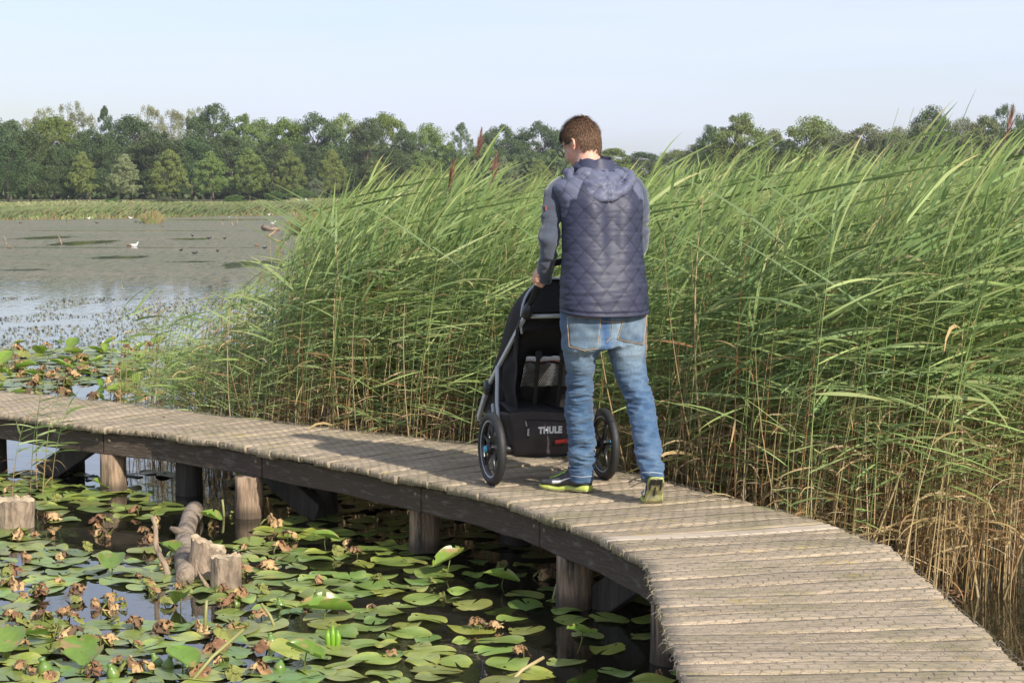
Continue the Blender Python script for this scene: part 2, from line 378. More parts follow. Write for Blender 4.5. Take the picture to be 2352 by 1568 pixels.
# chicken wire: hexagon mesh of thin real wires over the whole deck except the replacement plank
m_wire = pmat('wire', (.24, .215, .17), .7, metal=.2)
def wire_mesh():
    a = .036; P = []; S = []
    hw = a * math.sqrt(3)
    nrow = int(TOT / (1.5 * a)); wV = []; wF = []
    def seg(p, q, r=.00045):
        d = (q - p)
        if d.length < 1e-5: return
        d.normalize(); sd_ = d.cross(Vector((0, 0, 1))).normalized() * r; up = Vector((0, 0, r))
        b = len(wV)
        for e in (p, q): wV.extend([e - sd_ - up, e + sd_ - up, e + up * 1.2])
        wF.extend([(b, b + 1, b + 4, b + 3), (b + 1, b + 2, b + 5, b + 4), (b + 2, b, b + 3, b + 5)])
    wr = random.Random(5)
    for i in range(nrow):
        s0 = i * 1.5 * a
        if abs(s0 - best - .03) < .09: continue
        wdt = (dk(s0, 1) - dk(s0, 0)).length; n = int(wdt / hw)
        def pt(ss, x, lift=.0):
            u = x / wdt; u = min(max(u, -.01), 1.01); p = dk(ss, u); h = mnoise.noise(Vector((p.x * 9, p.y * 9, 0)))
            q = dk(ss, u)
            return Vector((q.x + .008 * mnoise.noise(p * 7), q.y + .008 * mnoise.noise(p * 7 + Vector((9, 0, 0))), DECK + .005 + .004 * h + lift))
        off = (i % 2) * hw / 2
        for j in range(n + 1):
            x = j * hw + off
            # zig-zag and twist
            c0 = pt(s0, x); c1 = pt(s0 + a * .5, x + hw / 2); c2 = pt(s0, x + hw); c3 = pt(s0 + a * 1.5, x + hw / 2)
            seg(c0, c1); seg(c1, c2); seg(c1, c3, .0008)
    # frayed ends hanging over both edges
    for k in range(900):
        ss = wr.uniform(0, TOT); sideu = wr.random() < .75
        p = dk(ss, 0 if sideu else 1); ax = (dk(ss, 1) - dk(ss, 0)).normalized() * (-1 if sideu else 1)
        p = p + ax * wr.uniform(-.01, .012) + Vector((0, 0, .004)); al = ax.cross(Vector((0, 0, 1)))
        d = ax * .5 + al * wr.uniform(-1, 1) + Vector((0, 0, wr.uniform(-.3, .4)))
        for q_ in range(3):
            n_ = p + d * wr.uniform(.006, .014); seg(p, n_, .0009); p = n_; d = d + Vector((wr.uniform(-.5, .5), wr.uniform(-.5, .5), wr.uniform(-1.1, .1)))
    quads = wF
    return npmesh('chicken_wire', [tuple(v) for v in wV], np.array(quads))
ow = link('chicken_wire', wire_mesh(), m_wire); ow.parent = deck_root; ow.location = DI
# straw wisps caught in the wire along the edge: dry stubs
mbs = MB()
for k in range(420):
    ss = r_.uniform(0, TOT); p = dk(ss, 0) + Vector((0, 0, r_.uniform(-.012, .008))); ax = (dk(ss, 1) - dk(ss, 0)).normalized(); al = ax.cross(Vector((0, 0, 1)))
    p = p - ax * r_.uniform(0, .016); q = p + al * r_.uniform(-.04, .04) - ax * r_.uniform(0, .012) + Vector((0, 0, r_.uniform(-.022, .012)))
    mid_ = (p + q) / 2 + Vector((0, 0, r_.uniform(-.004, .012)))
    mbs.tube([p, mid_, q], .0012, n=3, cap=False)
deck_part('dry_moss_fringe', mbs, pmat('dry_moss', (.30, .26, .13), .9))['kind'] = 'stuff'

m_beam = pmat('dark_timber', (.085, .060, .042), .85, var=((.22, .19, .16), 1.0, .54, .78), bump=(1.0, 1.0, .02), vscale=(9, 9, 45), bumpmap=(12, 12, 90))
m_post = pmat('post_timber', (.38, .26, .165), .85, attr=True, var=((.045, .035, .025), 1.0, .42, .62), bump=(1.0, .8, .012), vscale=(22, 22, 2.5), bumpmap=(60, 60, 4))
m_postd = pmat('shaded_post_timber', (.03, .025, .02), .6, var=((.07, .055, .04), 1.0, .4, .6), bump=(1.0, .8, .012), vscale=(22, 22, 2.5), bumpmap=(60, 60, 4))  # darker copy of the post timber, shade under the deck painted into its colour
m_bolt = pmat('bolt', (.25, .22, .15), .6, metal=.5)
def beam(poly, hgt=.135, th=.06, top=None, name='beam', m=None):
    """poly: ground points along the beam's outer face, top height below the planks"""
    mb = MB(); top = DECK - .043 if top is None else top; vs = []; k = len(poly)
    for i, p in enumerate(poly):
        d = (poly[min(i + 1, k - 1)] - poly[max(i - 1, 0)]); d.z = 0; d.normalize(); nrm = Vector((-d.y, d.x, 0))
        if name != 'beam': pass
        q = p - nrm * th
        wz = .004 * math.sin(i * 2.3)
        vs += [Vector((p.x, p.y, top + 0)), Vector((p.x, p.y, top - hgt + wz)), Vector((q.x, q.y, top - hgt + wz)), Vector((q.x, q.y, top + 0))]
    fs = []
    for i in range(k - 1):
        for j in range(4): fs.append((i * 4 + j, i * 4 + (j + 1) % 4, (i + 1) * 4 + (j + 1) % 4, (i + 1) * 4 + j))
    fs.append((3, 2, 1, 0)); fs.append(tuple((k - 1) * 4 + j for j in range(4)))
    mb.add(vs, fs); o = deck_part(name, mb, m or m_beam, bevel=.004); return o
def edge_s(px, py): # arc parameter of a pixel on the left edge
    q = gp(px, py, DECK); return min(((dk(s_, 0) - q).length, s_) for s_ in np.linspace(0, TOT, 1200))[1]
def edge_poly(sa, sb, u, n=7, inset=.035):
    out_ = []
    for i in range(n):
        s_ = sa + (sb - sa) * i / (n - 1); a = dk(s_, 0); b = dk(s_, 1); ax = (b - a).normalized()
        out_.append((a + ax * inset) if u == 0 else (b - ax * inset))
    return out_
sj = [0.0, edge_s(1484, 1292), edge_s(1225, 1173), edge_s(955, 1102), edge_s(590, 1030), edge_s(224, 981), edge_s(-140, 930), edge_s(-480, 896), edge_s(-850, 862), TOT - .02]
for a, b in zip(sj[:-1], sj[1:]):
    if b - a < .1: continue
    pl = edge_poly(a + .004, b - .004, 0, 7, inset=.035 if a > .5 else .11); pl.reverse() if False else None
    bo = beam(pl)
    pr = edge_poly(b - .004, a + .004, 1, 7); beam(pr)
    bm_ = MB()
    for e in (a + .06, b - .06):
        for dz in (-.075,):
            p = dk(e, 0); ax = (dk(e, 1) - dk(e, 0)).normalized(); p = p + ax * .035 + Vector((0, 0, dz - .01))
            bm_.lathe(p + ax * .004, -ax, [(.011, 0), (.011, .006), (.006, .010), (.0, .010)], n=10)
    bb = bm_.build('bolt', m_bolt, None, smooth=True); bb.parent = bo; bb['label'] = 'pair of dull bolt heads'
def post(px, py, r=.082, top=None, m=None, lean=(0, 0)):
    p = gp(px, py, 0); top = top if top is not None else DECK - .04 - .137
    mb = MB(); pts = []; rad = []
    n = 20; hh = np.array([-.35, -.1, 0, .03, .055, .08, .11, (.11 + top) / 2, top])
    b = len(mb.V); ph = random.random() * 9
    for i, z in enumerate(hh):
        for j in range(n):
            t = 2 * math.pi * j / n
            rr = r * (1.04 - .06 * (i / 8)) * (1 + .035 * mnoise.noise(Vector((math.cos(t) * 1.3 + ph, math.sin(t) * 1.3, z * .8))) + .018 * math.sin(5 * t + ph))
            mb.V.append((p.x + rr * math.cos(t) + lean[0] * z, p.y + r + rr * math.sin(t) + lean[1] * z, z)); wk = .30 + .70 * min(1, max(0, (z - .035 - .03 * mnoise.noise(Vector((t * 2, px, 0)))) / .05)); mb.C.append((.36 * wk, .25 * wk, .16 * wk))
    for i in range(8):
        for j in range(n): mb.F.append((i * n + j, i * n + (j + 1) % n, (i + 1) * n + (j + 1) % n, (i + 1) * n + j))
    mb.F.append(tuple(8 * n + j for j in range(n)))
    return deck_part('post', mb, m or m_post, smooth=True)
for px, py in ((255, 1132), (568, 1192), (974, 1272), (1321, 1402)): post(px, py, r=.088 if px > 1000 else .085)
post(1553, 1532, r=.095)
post(1690, 1900, r=.09)
for px, py in ((-20, 1082), (-330, 1060), (-700, 1010), (430, 1140), (740, 1185), (1182, 1255), (160, 1080), (1560, 1290)): o = post(px, py, r=.085, m=m_postd); o['label'] = 'dark post in the shade under the deck'
def brace(pa, za, pb, zb, w=.06, h=.15):
    a = gp(*pa, za); b = gp(*pb, zb); d = (b - a).normalized(); zc = Vector((0, 0, 1)); s_ = d.cross(zc).normalized(); u = s_.cross(d)
    mb = MB(); vs = []
    for e in (a, b):
        for x, y in ((-1, -1), (1, -1), (1, 1), (-1, 1)): vs.append(e + s_ * x * w / 2 + u * y * h / 2)
    mb.add(vs, [(3, 2, 1, 0), (4, 5, 6, 7), (0, 1, 5, 4), (1, 2, 6, 5), (2, 3, 7, 6), (3, 0, 4, 7)])
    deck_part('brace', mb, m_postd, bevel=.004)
brace((610, 1072), .26, (735, 1185), .02); brace((215, 1010), .26, (100, 1090), .0); brace((1480, 1310), .22, (1350, 1400), -.02)
# cross joists under the deck
for s_ in sj[1:-1]:
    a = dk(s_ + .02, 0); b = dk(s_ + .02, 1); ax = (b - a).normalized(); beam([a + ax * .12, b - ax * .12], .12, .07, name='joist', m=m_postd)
# ------------------------------------------------------------------ reeds
m_reed = pmat('reed_foliage', attr=True, rough=.5, spec=.35, transl=.38, var=((.82, .84, .78), 2.3, .35, .65, 'MULTIPLY'))
GREENS = np.array([(.265, .36, .115), (.195, .285, .10), (.33, .42, .145), (.16, .25, .085), (.38, .44, .18), (.23, .32, .13)])
TANS = np.array([(.56, .42, .22), (.46, .32, .15), (.66, .52, .31), (.36, .20, .09), (.52, .38, .20)])
def reed_variant(h, seed, kind='green', wind=1.0, wfac=1.0, nleaf=None, lean=0.0):
    """one reed: base at origin, wind blows towards +x. returns V, F(quads), C"""
    g = np.random.default_rng(seed); V = []; Fq = []; Cc = []
    n = 9; t = np.linspace(0, 1, n)
    bx = (.04 + .09 * g.random()) * h * wind; by = g.normal(0, .05) * h
    lx = g.normal(.03, .05) * h + lean * h
    sx = lx * t + bx * t ** 2.3; sy = by * t ** 1.5 + g.normal(0, .02) * h * t; sz = h * t * (1 - .05 * t * t)
    if kind == 'dead' and g.random() < .35:       # snapped or leaning dead stalk
        k = g.uniform(-.5, .7); sx = sx + k * t * h * .5; sz = sz * (.9 - .25 * abs(k))
    P = np.stack([sx, sy, sz], 1)
    base_r = .0042 if kind != 'dead' else .0038
    rr = base_r * (1 - .72 * t)
    gcol = GREENS[g.integers(len(GREENS))] * g.uniform(.85, 1.15); tcol = TANS[g.integers(len(TANS))] * g.uniform(.8, 1.2)
    low = g.uniform(.16, .46) if kind == 'green' else 2.0
    def scol(tt): 
        a = np.clip((tt - low) / .18, 0, 1)[..., None] if kind == 'green' else np.zeros(np.shape(tt) + (1,)); return tcol * (1 - a) + gcol * 1.15 * a
    for i in range(n):
        for j in range(3):
            a = 2.094 * j + .5; V.append(P[i] + [rr[i] * math.cos(a), rr[i] * math.sin(a), 0]); Cc.append(scol(t[i]))
    for i in range(n - 1):
        for j in range(3): Fq.append((i * 3 + j, i * 3 + (j + 1) % 3, i * 3 + 3 + (j + 1) % 3, i * 3 + 3 + j))
    def S(tt): return np.array([np.interp(tt, t, P[:, k]) for k in range(3)])
    nl = nleaf if nleaf is not None else (int(g.integers(12, 17)) if kind == 'green' else int(g.integers(0, 5)))
    for q in range(nl):
        tt = np.clip((q + g.random()) / nl * .86 + .10, .08, .97); p0 = S(tt)
        dead = kind == 'dead' or tt < low * 1.15 or g.random() < .03
        # wind flags the leaves to +x, higher ones more strongly
        az = g.normal(0, .5) + (0 if g.random() < .90 * wind or tt > .8 else math.pi)
        if dead: az = g.uniform(-math.pi, math.pi)
        up0 = (g.uniform(-.15, .60) if tt < .75 else g.uniform(.05, 1.3)) if tt < .92 else g.uniform(.75, 1.4) * (1.0 if not dead else .8)
        Ls = h * g.uniform(.17, .30) * (1 if not dead else .5) * (.85 if tt > .93 else 1)
        Ls = min(max(Ls, .16), .68)
        wd = g.uniform(.0045, .0122) * (1 if not dead else .6) * wfac * (h / 2.2) ** .35
        droop = g.uniform(.1, .7) if not dead else g.uniform(.4, 1.8)
        ns = 5; u = np.linspace(0, 1, ns + 1)
        ang = up0 - droop * u ** 1.1
        dx = np.cos(ang); dz = np.sin(ang); x = np.concatenate([[0], np.cumsum(dx[:-1])]) * Ls / ns; z = np.concatenate([[0], np.cumsum(dz[:-1])]) * Ls / ns
        side = g.normal(0, .10) * u ** 2 * Ls
        D = np.array([math.cos(az), math.sin(az), 0]); Sd = np.array([-math.sin(az), math.cos(az), 0])
        C0 = p0 + x[:, None] * D + z[:, None] * [0, 0, 1] + side[:, None] * Sd
        roll = g.uniform(-1.2, 1.2); tw = g.normal(0, .6)
        wv = wd * np.interp(u, [0, .12, .35, .7, 1], [.35, .85, 1, .6, .03])
        lc = (GREENS[g.integers(len(GREENS))] * .5 + gcol * .5) * g.uniform(.85, 1.2) if not dead else TANS[g.integers(len(TANS))] * g.uniform(.8, 1.1)
        tipc = lc * [1.25, 1.1, 1.0] if g.random() < .85 else TANS[0]
        b = len(V)
        for k in range(ns + 1):
            a = roll + tw * u[k]; nrm = np.array([-math.sin(ang[k]) * D[0], -math.sin(ang[k]) * D[1], math.cos(ang[k])])
            w_ = Sd * math.cos(a) + nrm * math.sin(a)
            V.append(C0[k] - w_ * wv[k]); V.append(C0[k] + w_ * wv[k])
            cc = lc * (1 - u[k] ** 3) + tipc * u[k] ** 3; Cc.append(cc); Cc.append(cc)
        for k in range(ns): Fq.append((b + 2 * k, b + 2 * k + 1, b + 2 * k + 3, b + 2 * k + 2))
    return np.array(V), np.array(Fq), np.array(Cc)
def assemble(items, variants):
    """items: (variant index, x, y, z, scale, yaw) -> one mesh"""
    VV = []; FF = []; CC = []; off = 0
    for vi, x, y, z, sc, yaw in items:
        V, Fq, Cc = variants[vi]; c, s_ = math.cos(yaw), math.sin(yaw)
        W = np.empty_like(V); W[:, 0] = (V[:, 0] * c - V[:, 1] * s_) * sc + x; W[:, 1] = (V[:, 0] * s_ + V[:, 1] * c) * sc + y; W[:, 2] = V[:, 2] * sc + z
        VV.append(W); FF.append(Fq + off); CC.append(Cc * (0.88 + .24 * ((x * 7.3 + y * 3.1) % 1))); off += len(V)
    return np.concatenate(VV), np.concatenate(FF), np.concatenate(CC)
HTS = [2.25, 2.1, 2.4, 1.95, 2.2, 2.3]
variants = [reed_variant(HTS[i % 6], 100 + i) for i in range(26)]
NG = len(variants)
variants += [reed_variant(g_, 300 + i, 'dead') for i, g_ in enumerate([1.2, 1.6, 1.9, 1.0, .8, 1.4, 2.0, .9, 1.3, 1.1])]
ND = len(variants) - NG
variants += [reed_variant(h_, 500 + i, wfac=.9, wind=.7) for i, h_ in enumerate([1.15, 1.3, 1.0, 1.45, .9, 1.2, 1.35, 1.05])]
NSH = 8
# far edge of the deck as a polyline in the ground plane
FE = np.array([[dk(s_, 1).x, dk(s_, 1).y] for s_ in np.linspace(0, TOT, 160)])
def pxh(px):
    """target top line of the reeds in the picture, for the nearest reeds"""
    return np.interp(px, [200, 320, 420, 520, 620, 655, 700, 757, 850, 1000, 1150, 1300, 1500, 1700, 1900, 2100, 2352, 2600], [830, 690, 700, 665, 620, 490, 445, 418, 402, 384, 388, 376, 340, 326, 312, 282, 246, 222])
items = []; rr_ = random.Random(11)
def deck_dist(x, y): return float(np.min(np.hypot(FE[:, 0] - x, FE[:, 1] - y)))
def put(x, y, dens_short):
    px = 1176 + F * x / y
    topz = 1.92 - (pxh(px + 30) - 437) / F * y
    if px < 615: h = topz * rr_.uniform(.55, 1.12); 
    else: h = min(topz, 2.75) * (rr_.uniform(.76, 1.0) if px > 1000 else rr_.uniform(.86, 1.06))
    if px < 625:
        vi = NG + ND + rr_.randrange(NSH) if rr_.random() < .72 else NG + rr_.randrange(ND)
    else:
        vi = rr_.randrange(NG) if rr_.random() < .80 else NG + rr_.randrange(ND)
    if rr_.random() < dens_short * (.4 if 625 < px < 800 else 1):
        vi = NG + ND + rr_.randrange(NSH) if rr_.random() < .35 else NG + rr_.randrange(ND); h = rr_.uniform(.6, 1.3)
    zt = variants[vi][0][:, 2].max()
    if rr_.random() < .03 and px > 660: h *= 1.10
    sc = h / zt
    if NG <= vi < NG + ND and h > 1.4: sc *= rr_.uniform(.45, .9)
    items.append((vi, x, y, -.02, sc, rr_.gauss(0.0, .30)))
# march along the far edge and fill backwards
seg_len = np.hypot(*np.diff(FE, axis=0).T); acc = np.concatenate([[0], np.cumsum(seg_len)]); LT = acc[-1]
def fe(s_): return np.interp(s_, acc, FE[:, 0]), np.interp(s_, acc, FE[:, 1])
for k in range(9500):
    s_ = rr_.uniform(0, LT); x0, y0 = fe(s_); x1, y1 = fe(min(s_ + .05, LT)); x2, y2 = fe(max(s_ - .05, 0))
    tx, ty = x1 - x2, y1 - y2; l = math.hypot(tx, ty) or 1; nx, ny = ty / l, -tx / l       # right of travel = away from deck
    d = abs(rr_.gauss(0, 1.0)) * 1.25 + .05 if rr_.random() < .75 else rr_.uniform(.5, 6)
    x = x0 + nx * d; y = y0 + ny * d
    px = 1176 + F * x / y; 
    if px < 235 or px > 2600 or y < 6: continue
    # gap of open water beside the near right corner
    if px > 1850 and y < 9.0 + .25 * mnoise.noise(Vector((x * 3, y * 3, 0))): continue
    if px < 640 and rr_.random() > np.interp(px, [235, 330, 450, 640], [.05, .30, .6, .95]): continue
    if px < 610 and d > 1.6 + (px - 235) / 400: continue
    if px < 800 and d > 4: continue
    put(x, y, .38 if d < .9 else .14)
for k in range(1800):       # the bed stretching away behind
    y = rr_.uniform(11, 34); px = rr_.uniform(760, 2500) ; x = (px - 1176) / F * y
    if px < 760 + (y - 14) * 28: continue
    if deck_dist(x, y) < 1.2: continue
    h = min(2.3, 1.92 - (pxh(px) - 437) / F * y if px > 1100 else 1.85) * rr_.uniform(.85, 1.03); vi = rr_.randrange(NG); items.append((vi, x, y, -.02, h / variants[vi][0][:, 2].max(), rr_.gauss(0, .3)))
V_, F_, C_ = assemble(items, variants)
reed_bed = link('reed_bed', npmesh('reed_bed', V_, F_, C_), m_reed)
tag(reed_bed, 'tall wind-blown green reed bed along the far side of the boardwalk', 'reeds', kind='stuff')
# fallen litter of dead reed at the foot of the bed
mbl = MB()
for k in range(900):
    s_ = rr_.uniform(0, LT); x0, y0 = fe(s_); x1, y1 = fe(min(s_ + .05, LT)); x2, y2 = fe(max(s_ - .05, 0)); tx, ty = x1 - x2, y1 - y2; l = math.hypot(tx, ty) or 1
    d = rr_.uniform(.25, 2.2); x = x0 + ty / l * d; y = y0 - tx / l * d; px = 1176 + F * x / y
    if px < 420 or (px > 1850 and y < 9.1): continue
    a = rr_.uniform(0, math.pi); el_ = rr_.uniform(0, .6); ln = rr_.uniform(.25, .8); z = rr_.uniform(.0, .35)
    q = Vector((math.cos(a) * math.cos(el_), math.sin(a) * math.cos(el_), math.sin(el_))) * ln
    c = tuple(TANS[rr_.randrange(5)] * rr_.uniform(.7, 1.1)); mbl.tube([Vector((x, y, z)), Vector((x, y, z)) + q * .5 + Vector((0, 0, .02)), Vector((x, y, z)) + q], .0032, n=3, cap=False, col=c)
tag(mbl.build('reed_litter', m_reed), 'tangle of fallen dry tan reed stalks at the foot of the reed bed', 'reeds', kind='stuff')
# single plants one can point to
def reed_thing(px, py_base, h, seed, label, kind='green', yaw=0, plume=False, zb=0, wfac=1.0, cat='reed', group=None, lean=0.0, Y=None, nleaf=None):
    p = gp(px, py_base, zb) if Y is None else at(px, 437, Y)
    p.z = zb
    root = empty('reed_stalk', p, label, cat, group, yaw)
    V, Fq, Cc = reed_variant(h, seed, kind, lean=lean, wfac=wfac, nleaf=nleaf)
    nst = 27
    o = link('stem', npmesh('stem', V[:nst], Fq[:24], Cc[:nst]), m_reed, root)
    if len(V) > nst: link('leaves', npmesh('leaves', V[nst:], Fq[24:] - nst, Cc[nst:]), m_reed, root)
    if plume:
        tip = V[24:27].mean(0); mb = MB(); g = random.Random(seed)
        Lp = .20
        for k in range(60):
            f = g.random(); st = Vector(tip) + Vector((.035 * f, 0, Lp * f * .95 - .02)); a = g.uniform(0, 6.28); ln = (1 - f) * .10 + .035
            sp = .30 * (1 - abs(f - .35))
            d = Vector((math.cos(a) * sp + .30, math.sin(a) * sp, 1)).normalized()
            e = st + d * ln; col = (g.uniform(.26, .40), g.uniform(.12, .19), g.uniform(.09, .14))
            mb.tube([st, st.lerp(e, .5) + Vector((.004, 0, 0)), e], [.0008, .0013, .0004], n=3, cap=False, col=col)
        o = mb.build('plume', m_reed, root)
        o['label'] = 'reddish brown feathery flower plume'
    return root
reed_thing(945, 0, 2.03, 901, 'tall reed with the leftmost upright brown plume before the far trees', plume=True, Y=12.6, nleaf=5)
reed_thing(1034, 0, 2.07, 902, 'reed with a brown plume, second from the left, before the far trees', plume=True, Y=12.4, nleaf=5)
reed_thing(1062, 0, 2.23, 903, 'tallest brown plumed reed, overtopping the far trees left of the man', plume=True, Y=12.2, nleaf=7)
reed_thing(2255, 0, 2.34, 904, 'reed with a brown plume at the far right against the sky', plume=True, Y=11.5, nleaf=6)
reed_thing(270, 955, 1.15, 911, 'lone slender reed standing left of the bed with tall upright leaves', Y=14.4, wfac=1.3)
reed_thing(345, 1, 1.12, 912, 'slender green reed with two long leaves at the left end of the bed', Y=14.0, wfac=1.5, nleaf=7)
for i, (px, py, h, sd_, lb) in enumerate([(98, 1140, .50, 921, 'tallest young green reed in front of the left end of the deck'), (70, 1130, .42, 922, 'short green reed left of its taller neighbour in front of the deck'), (118, 1120, .40, 923, 'thin green reed right of its taller neighbour in front of the deck'), (28, 1150, .36, 924, 'short reed at the left picture edge in front of the deck'), (85, 1120, .62, 925, 'green reed rising above the deck boards at the left')]):
    reed_thing(px, py, h * 1.5, sd_, lb, wfac=1.1, group='young reeds before the left end of the deck')
for i, (px, Y, h, sd_, lean, lb) in enumerate([(1935, 12.2, 2.05, 931, -.03, 'long bare straw-coloured dead stalk rising among the reeds right of the man'), (1800, 10.0, 1.5, 932, .05, 'dead pale stalk standing in the reeds beyond the deck curve'), (2065, 9.6, 1.35, 933, .12, 'tan dead stalk slanting right near the water at the right'), (1008, 12.0, 1.25, 934, -.10, 'pale dry stalk leaning left beside the stroller'), (985, 12.4, 1.5, 935, .02, 'thin white dry stalk among reeds left of the stroller'), (600, 13.0, 1.05, 936, 0, 'dry yellow stalk in the low reeds at the left')]):
    reed_thing(px, 0, h, sd_, lb, kind='dead', nleaf=1, lean=lean, Y=Y, group='bare dead stalks in the reed bed')

for px, py, yw, sc, lb in ((385, 955, .9, 1.0, 'green reed leaf fallen flat on the deck boards at the left'), (1040, 1048, 1.4, .8, 'short green reed leaf lying on the deck beside the stroller shadow')):
    p = gp(px, py, DECK + .008); V = []; n = 8
    for i in range(n + 1):
        f = i / n; w_ = .012 * math.sin(math.pi * min(f + .08, 1)) ; x = .17 * sc * (f - .5); V += [(x, -w_, .003 + .03 * f * f), (x, w_, .003 + .03 * f * f)]
    o = link('fallen_leaf', npmesh('fallen_leaf', V, np.array([(2 * i, 2 * i + 1, 2 * i + 3, 2 * i + 2) for i in range(n)]), np.tile(GREENS[2], (len(V), 1))), m_reed); o.location = p; o.rotation_euler[2] = -yw; tag(o, lb, 'leaf')
# ------------------------------------------------------------------ water lilies, withered leaves, stumps
m_pad = pmat('lily_pad', attr=True, rough=.30, spec=.5, var=((.75, .80, .55), 9, .45, .7, 'MULTIPLY'), objvar=(.02, .22), bump=(14, .35, .006), transl=.08)
m_padup = pmat('raised_lily_leaf', attr=True, rough=.3, spec=.5, objvar=(.012, .15), bump=(14, .3, .004), transl=.35, var=((.85, .8, .5), 14, .5, .7, 'MULTIPLY'))
m_wither = pmat('withered_leaf', attr=True, rough=.8, bump=(40, .6, .004), transl=.12)
m_pod = pmat('seed_pod', (.12, .20, .045), .3, var=((.20, .18, .05), 30, .5, .7))
PADC = [(.20, .28, .065), (.15, .22, .055), (.26, .32, .065), (.22, .255, .075)]
def pad_mesh(seed, rx=.16, ry=.125, holes=True):
    g = random.Random(seed); na = 30; nr = 5; V = []; Fq = []; Cl = []
    slit = .10
    base = PADC[seed % 4]; ph = g.uniform(0, 6); amp = g.uniform(.002, .007)
    edge = [1 + .05 * mnoise.noise(Vector((math.cos(2 * math.pi * j / na) * 1.7, math.sin(2 * math.pi * j / na) * 1.7, seed))) for j in range(na + 1)]
    for i in range(1, nr + 1):
        for j in range(na + 1):
            a = slit + (2 * math.pi - 2 * slit) * j / na; fr = (i / nr)
            lobe = 1 + .22 * math.exp(-((min(j, na - j)) / 5.0) ** 2)
            r = fr * edge[j] * lobe
            x = -r * rx * math.cos(a); y = r * ry * math.sin(a)
            z = amp * math.sin(3 * a + ph) * fr ** 3 + .006 * fr ** 4 * math.sin(2 * a + ph * 2) + .0015
            if g.random() < .02 and i == nr: x *= .90; y *= .90
            V.append((-x, y, z)); k = g.uniform(.93, 1.07)
            rim = (fr ** 6) * g.uniform(0, .35)
            Cl.append([base[0] * k * (1 + rim), base[1] * k, base[2] * k])
    V.append((rx * .02, 0, -.001)); Cl.append(list(base)); ctr = len(V) - 1; W = na + 1
    tris = [(ctr, j, j + 1) for j in range(na)]
    for i in range(nr - 1):
        for j in range(na):
            if i == nr - 2 and g.random() < .035: continue      # nibbled rim
            if i >= 1 and g.random() < .008: continue           # holes
            Fq.append((i * W + j, i * W + W + j, i * W + W + j + 1, i * W + j + 1))
    return np.array(V), [np.array(tris), np.array(Fq)], np.array(Cl)
pads_raw = [pad_mesh(i) for i in range(10)]
pads = [npmesh('lily_pad', *p) for p in pads_raw]
for me in pads: me.materials.append(m_pad); me.shade_smooth()
pr = random.Random(21)
def in_deck(x, y, mrg=.0):
    d = [(dk(s_, 0), dk(s_, 1)) for s_ in ()]
    return False
DLp = np.array([[dk(s_, 0).x, dk(s_, 0).y] for s_ in np.linspace(0, TOT, 200)])
def left_of_deck(x, y):
    i = int(np.argmin(np.hypot(DLp[:, 0] - x, DLp[:, 1] - y))); a = DLp[max(i - 1, 0)]; b = DLp[min(i + 1, 199)]; t = b - a
    return (t[0] * (y - a[1]) - t[1] * (x - a[0])) > 0
STUMPS = [(515, 1345, .10), (30, 1195, .16), (455, 1310, .09)]
SP = [(gp(a, b, 0), r) for a, b, r in STUMPS]
plist = []
def ok(x, y, sep):
    for q in plist:
        if abs(q[0] - x) < sep and (q[0] - x) ** 2 + ((q[1] - y) * 1.0) ** 2 < sep * sep: return False
    for p, r in SP:
        if (p.x - x) ** 2 + (p.y + r - y) ** 2 < (r + .08) ** 2: return False
    return True
near = []
for k in range(20000):
    px = pr.uniform(-900, 1620); py = pr.uniform(1085, 1720); p = gp(px, py, 0)
    if pr.random() > (p.y / 13) ** 1.5 + .25: continue
    if not left_of_deck(p.x, p.y): 
        if pr.random() > .35: continue
    dens = mnoise.noise(Vector((p.x * .9, p.y * .9, 3.3)))
    # open dark water under and beside the deck
    e = float(np.min(np.hypot(DLp[:, 0] - p.x, DLp[:, 1] - p.y)))
    if e < .45 and px > 1250 and pr.random() < .8: continue
    sep = .120 + (.07 if dens < -.18 else 0) + (.055 if px > 1000 else 0)
    if dens < -.22 or mnoise.noise(Vector((p.x * 2.6, p.y * 2.6, 7))) < -.27: continue
    if not ok(p.x, p.y, sep): continue
    plist.append((p.x, p.y, pr.uniform(.34, .72))); near.append(plist[-1])
far = []
for k in range(14000):
    py = pr.uniform(800, 935); px = pr.uniform(-700, 1000); p = gp(px, py, 0)
    if px > 330 and pr.random() < .6: continue
    if left_of_deck(p.x, p.y) or float(np.min(np.hypot(FE[:, 0] - p.x, FE[:, 1] - p.y))) < .15: continue
    if mnoise.noise(Vector((p.x * .5, p.y * .35, 8))) < -.12: continue
    if not ok(p.x, p.y, .19): continue
    plist.append((p.x, p.y, pr.uniform(.6, 1.2))); far.append(plist[-1])
allp = sorted(near + far, key=lambda q: q[1] + (50 if 1176 + F * q[0] / q[1] < -60 else 0))
print('pads', len(near), len(far))
LM = [((516, 1358), 'beside the round sawn stump'), ((22, 1217), 'next to the wide stump at the left picture edge'), ((255, 1132), 'around the leftmost sunlit post'), ((568, 1192), 'in front of the second sunlit post'),
      ((974, 1272), 'near the third sunlit post from the left'), ((1321, 1402), 'near the rightmost sunlit post'), ((745, 1425), 'around the folded boat-shaped leaf'), ((385, 1300), 'around the bare upright stick'),
      ((432, 1200), 'along the fallen log'), ((1040, 1440), 'between the boat-shaped leaf and the rightmost post'), ((150, 1540), 'at the bottom left corner of the picture'), ((500, 1540), 'at the bottom edge below the round stump'),
      ((850, 1545), 'at the bottom edge left of the straw-coloured stalk'), ((1200, 1540), 'at the bottom edge by the straw-coloured stalk'), ((1450, 1530), 'beside the deck edge at the bottom'), ((150, 1330), 'between the left stump and the bare stick'), ((140, 1440), 'in the withered patch at the lower left'), ((770, 1300), 'between the log and the third sunlit post'), ((1100, 1300), 'in the shade under the curving beam')]
LMP = [(gp(*a, 0), t) for a, t in LM]
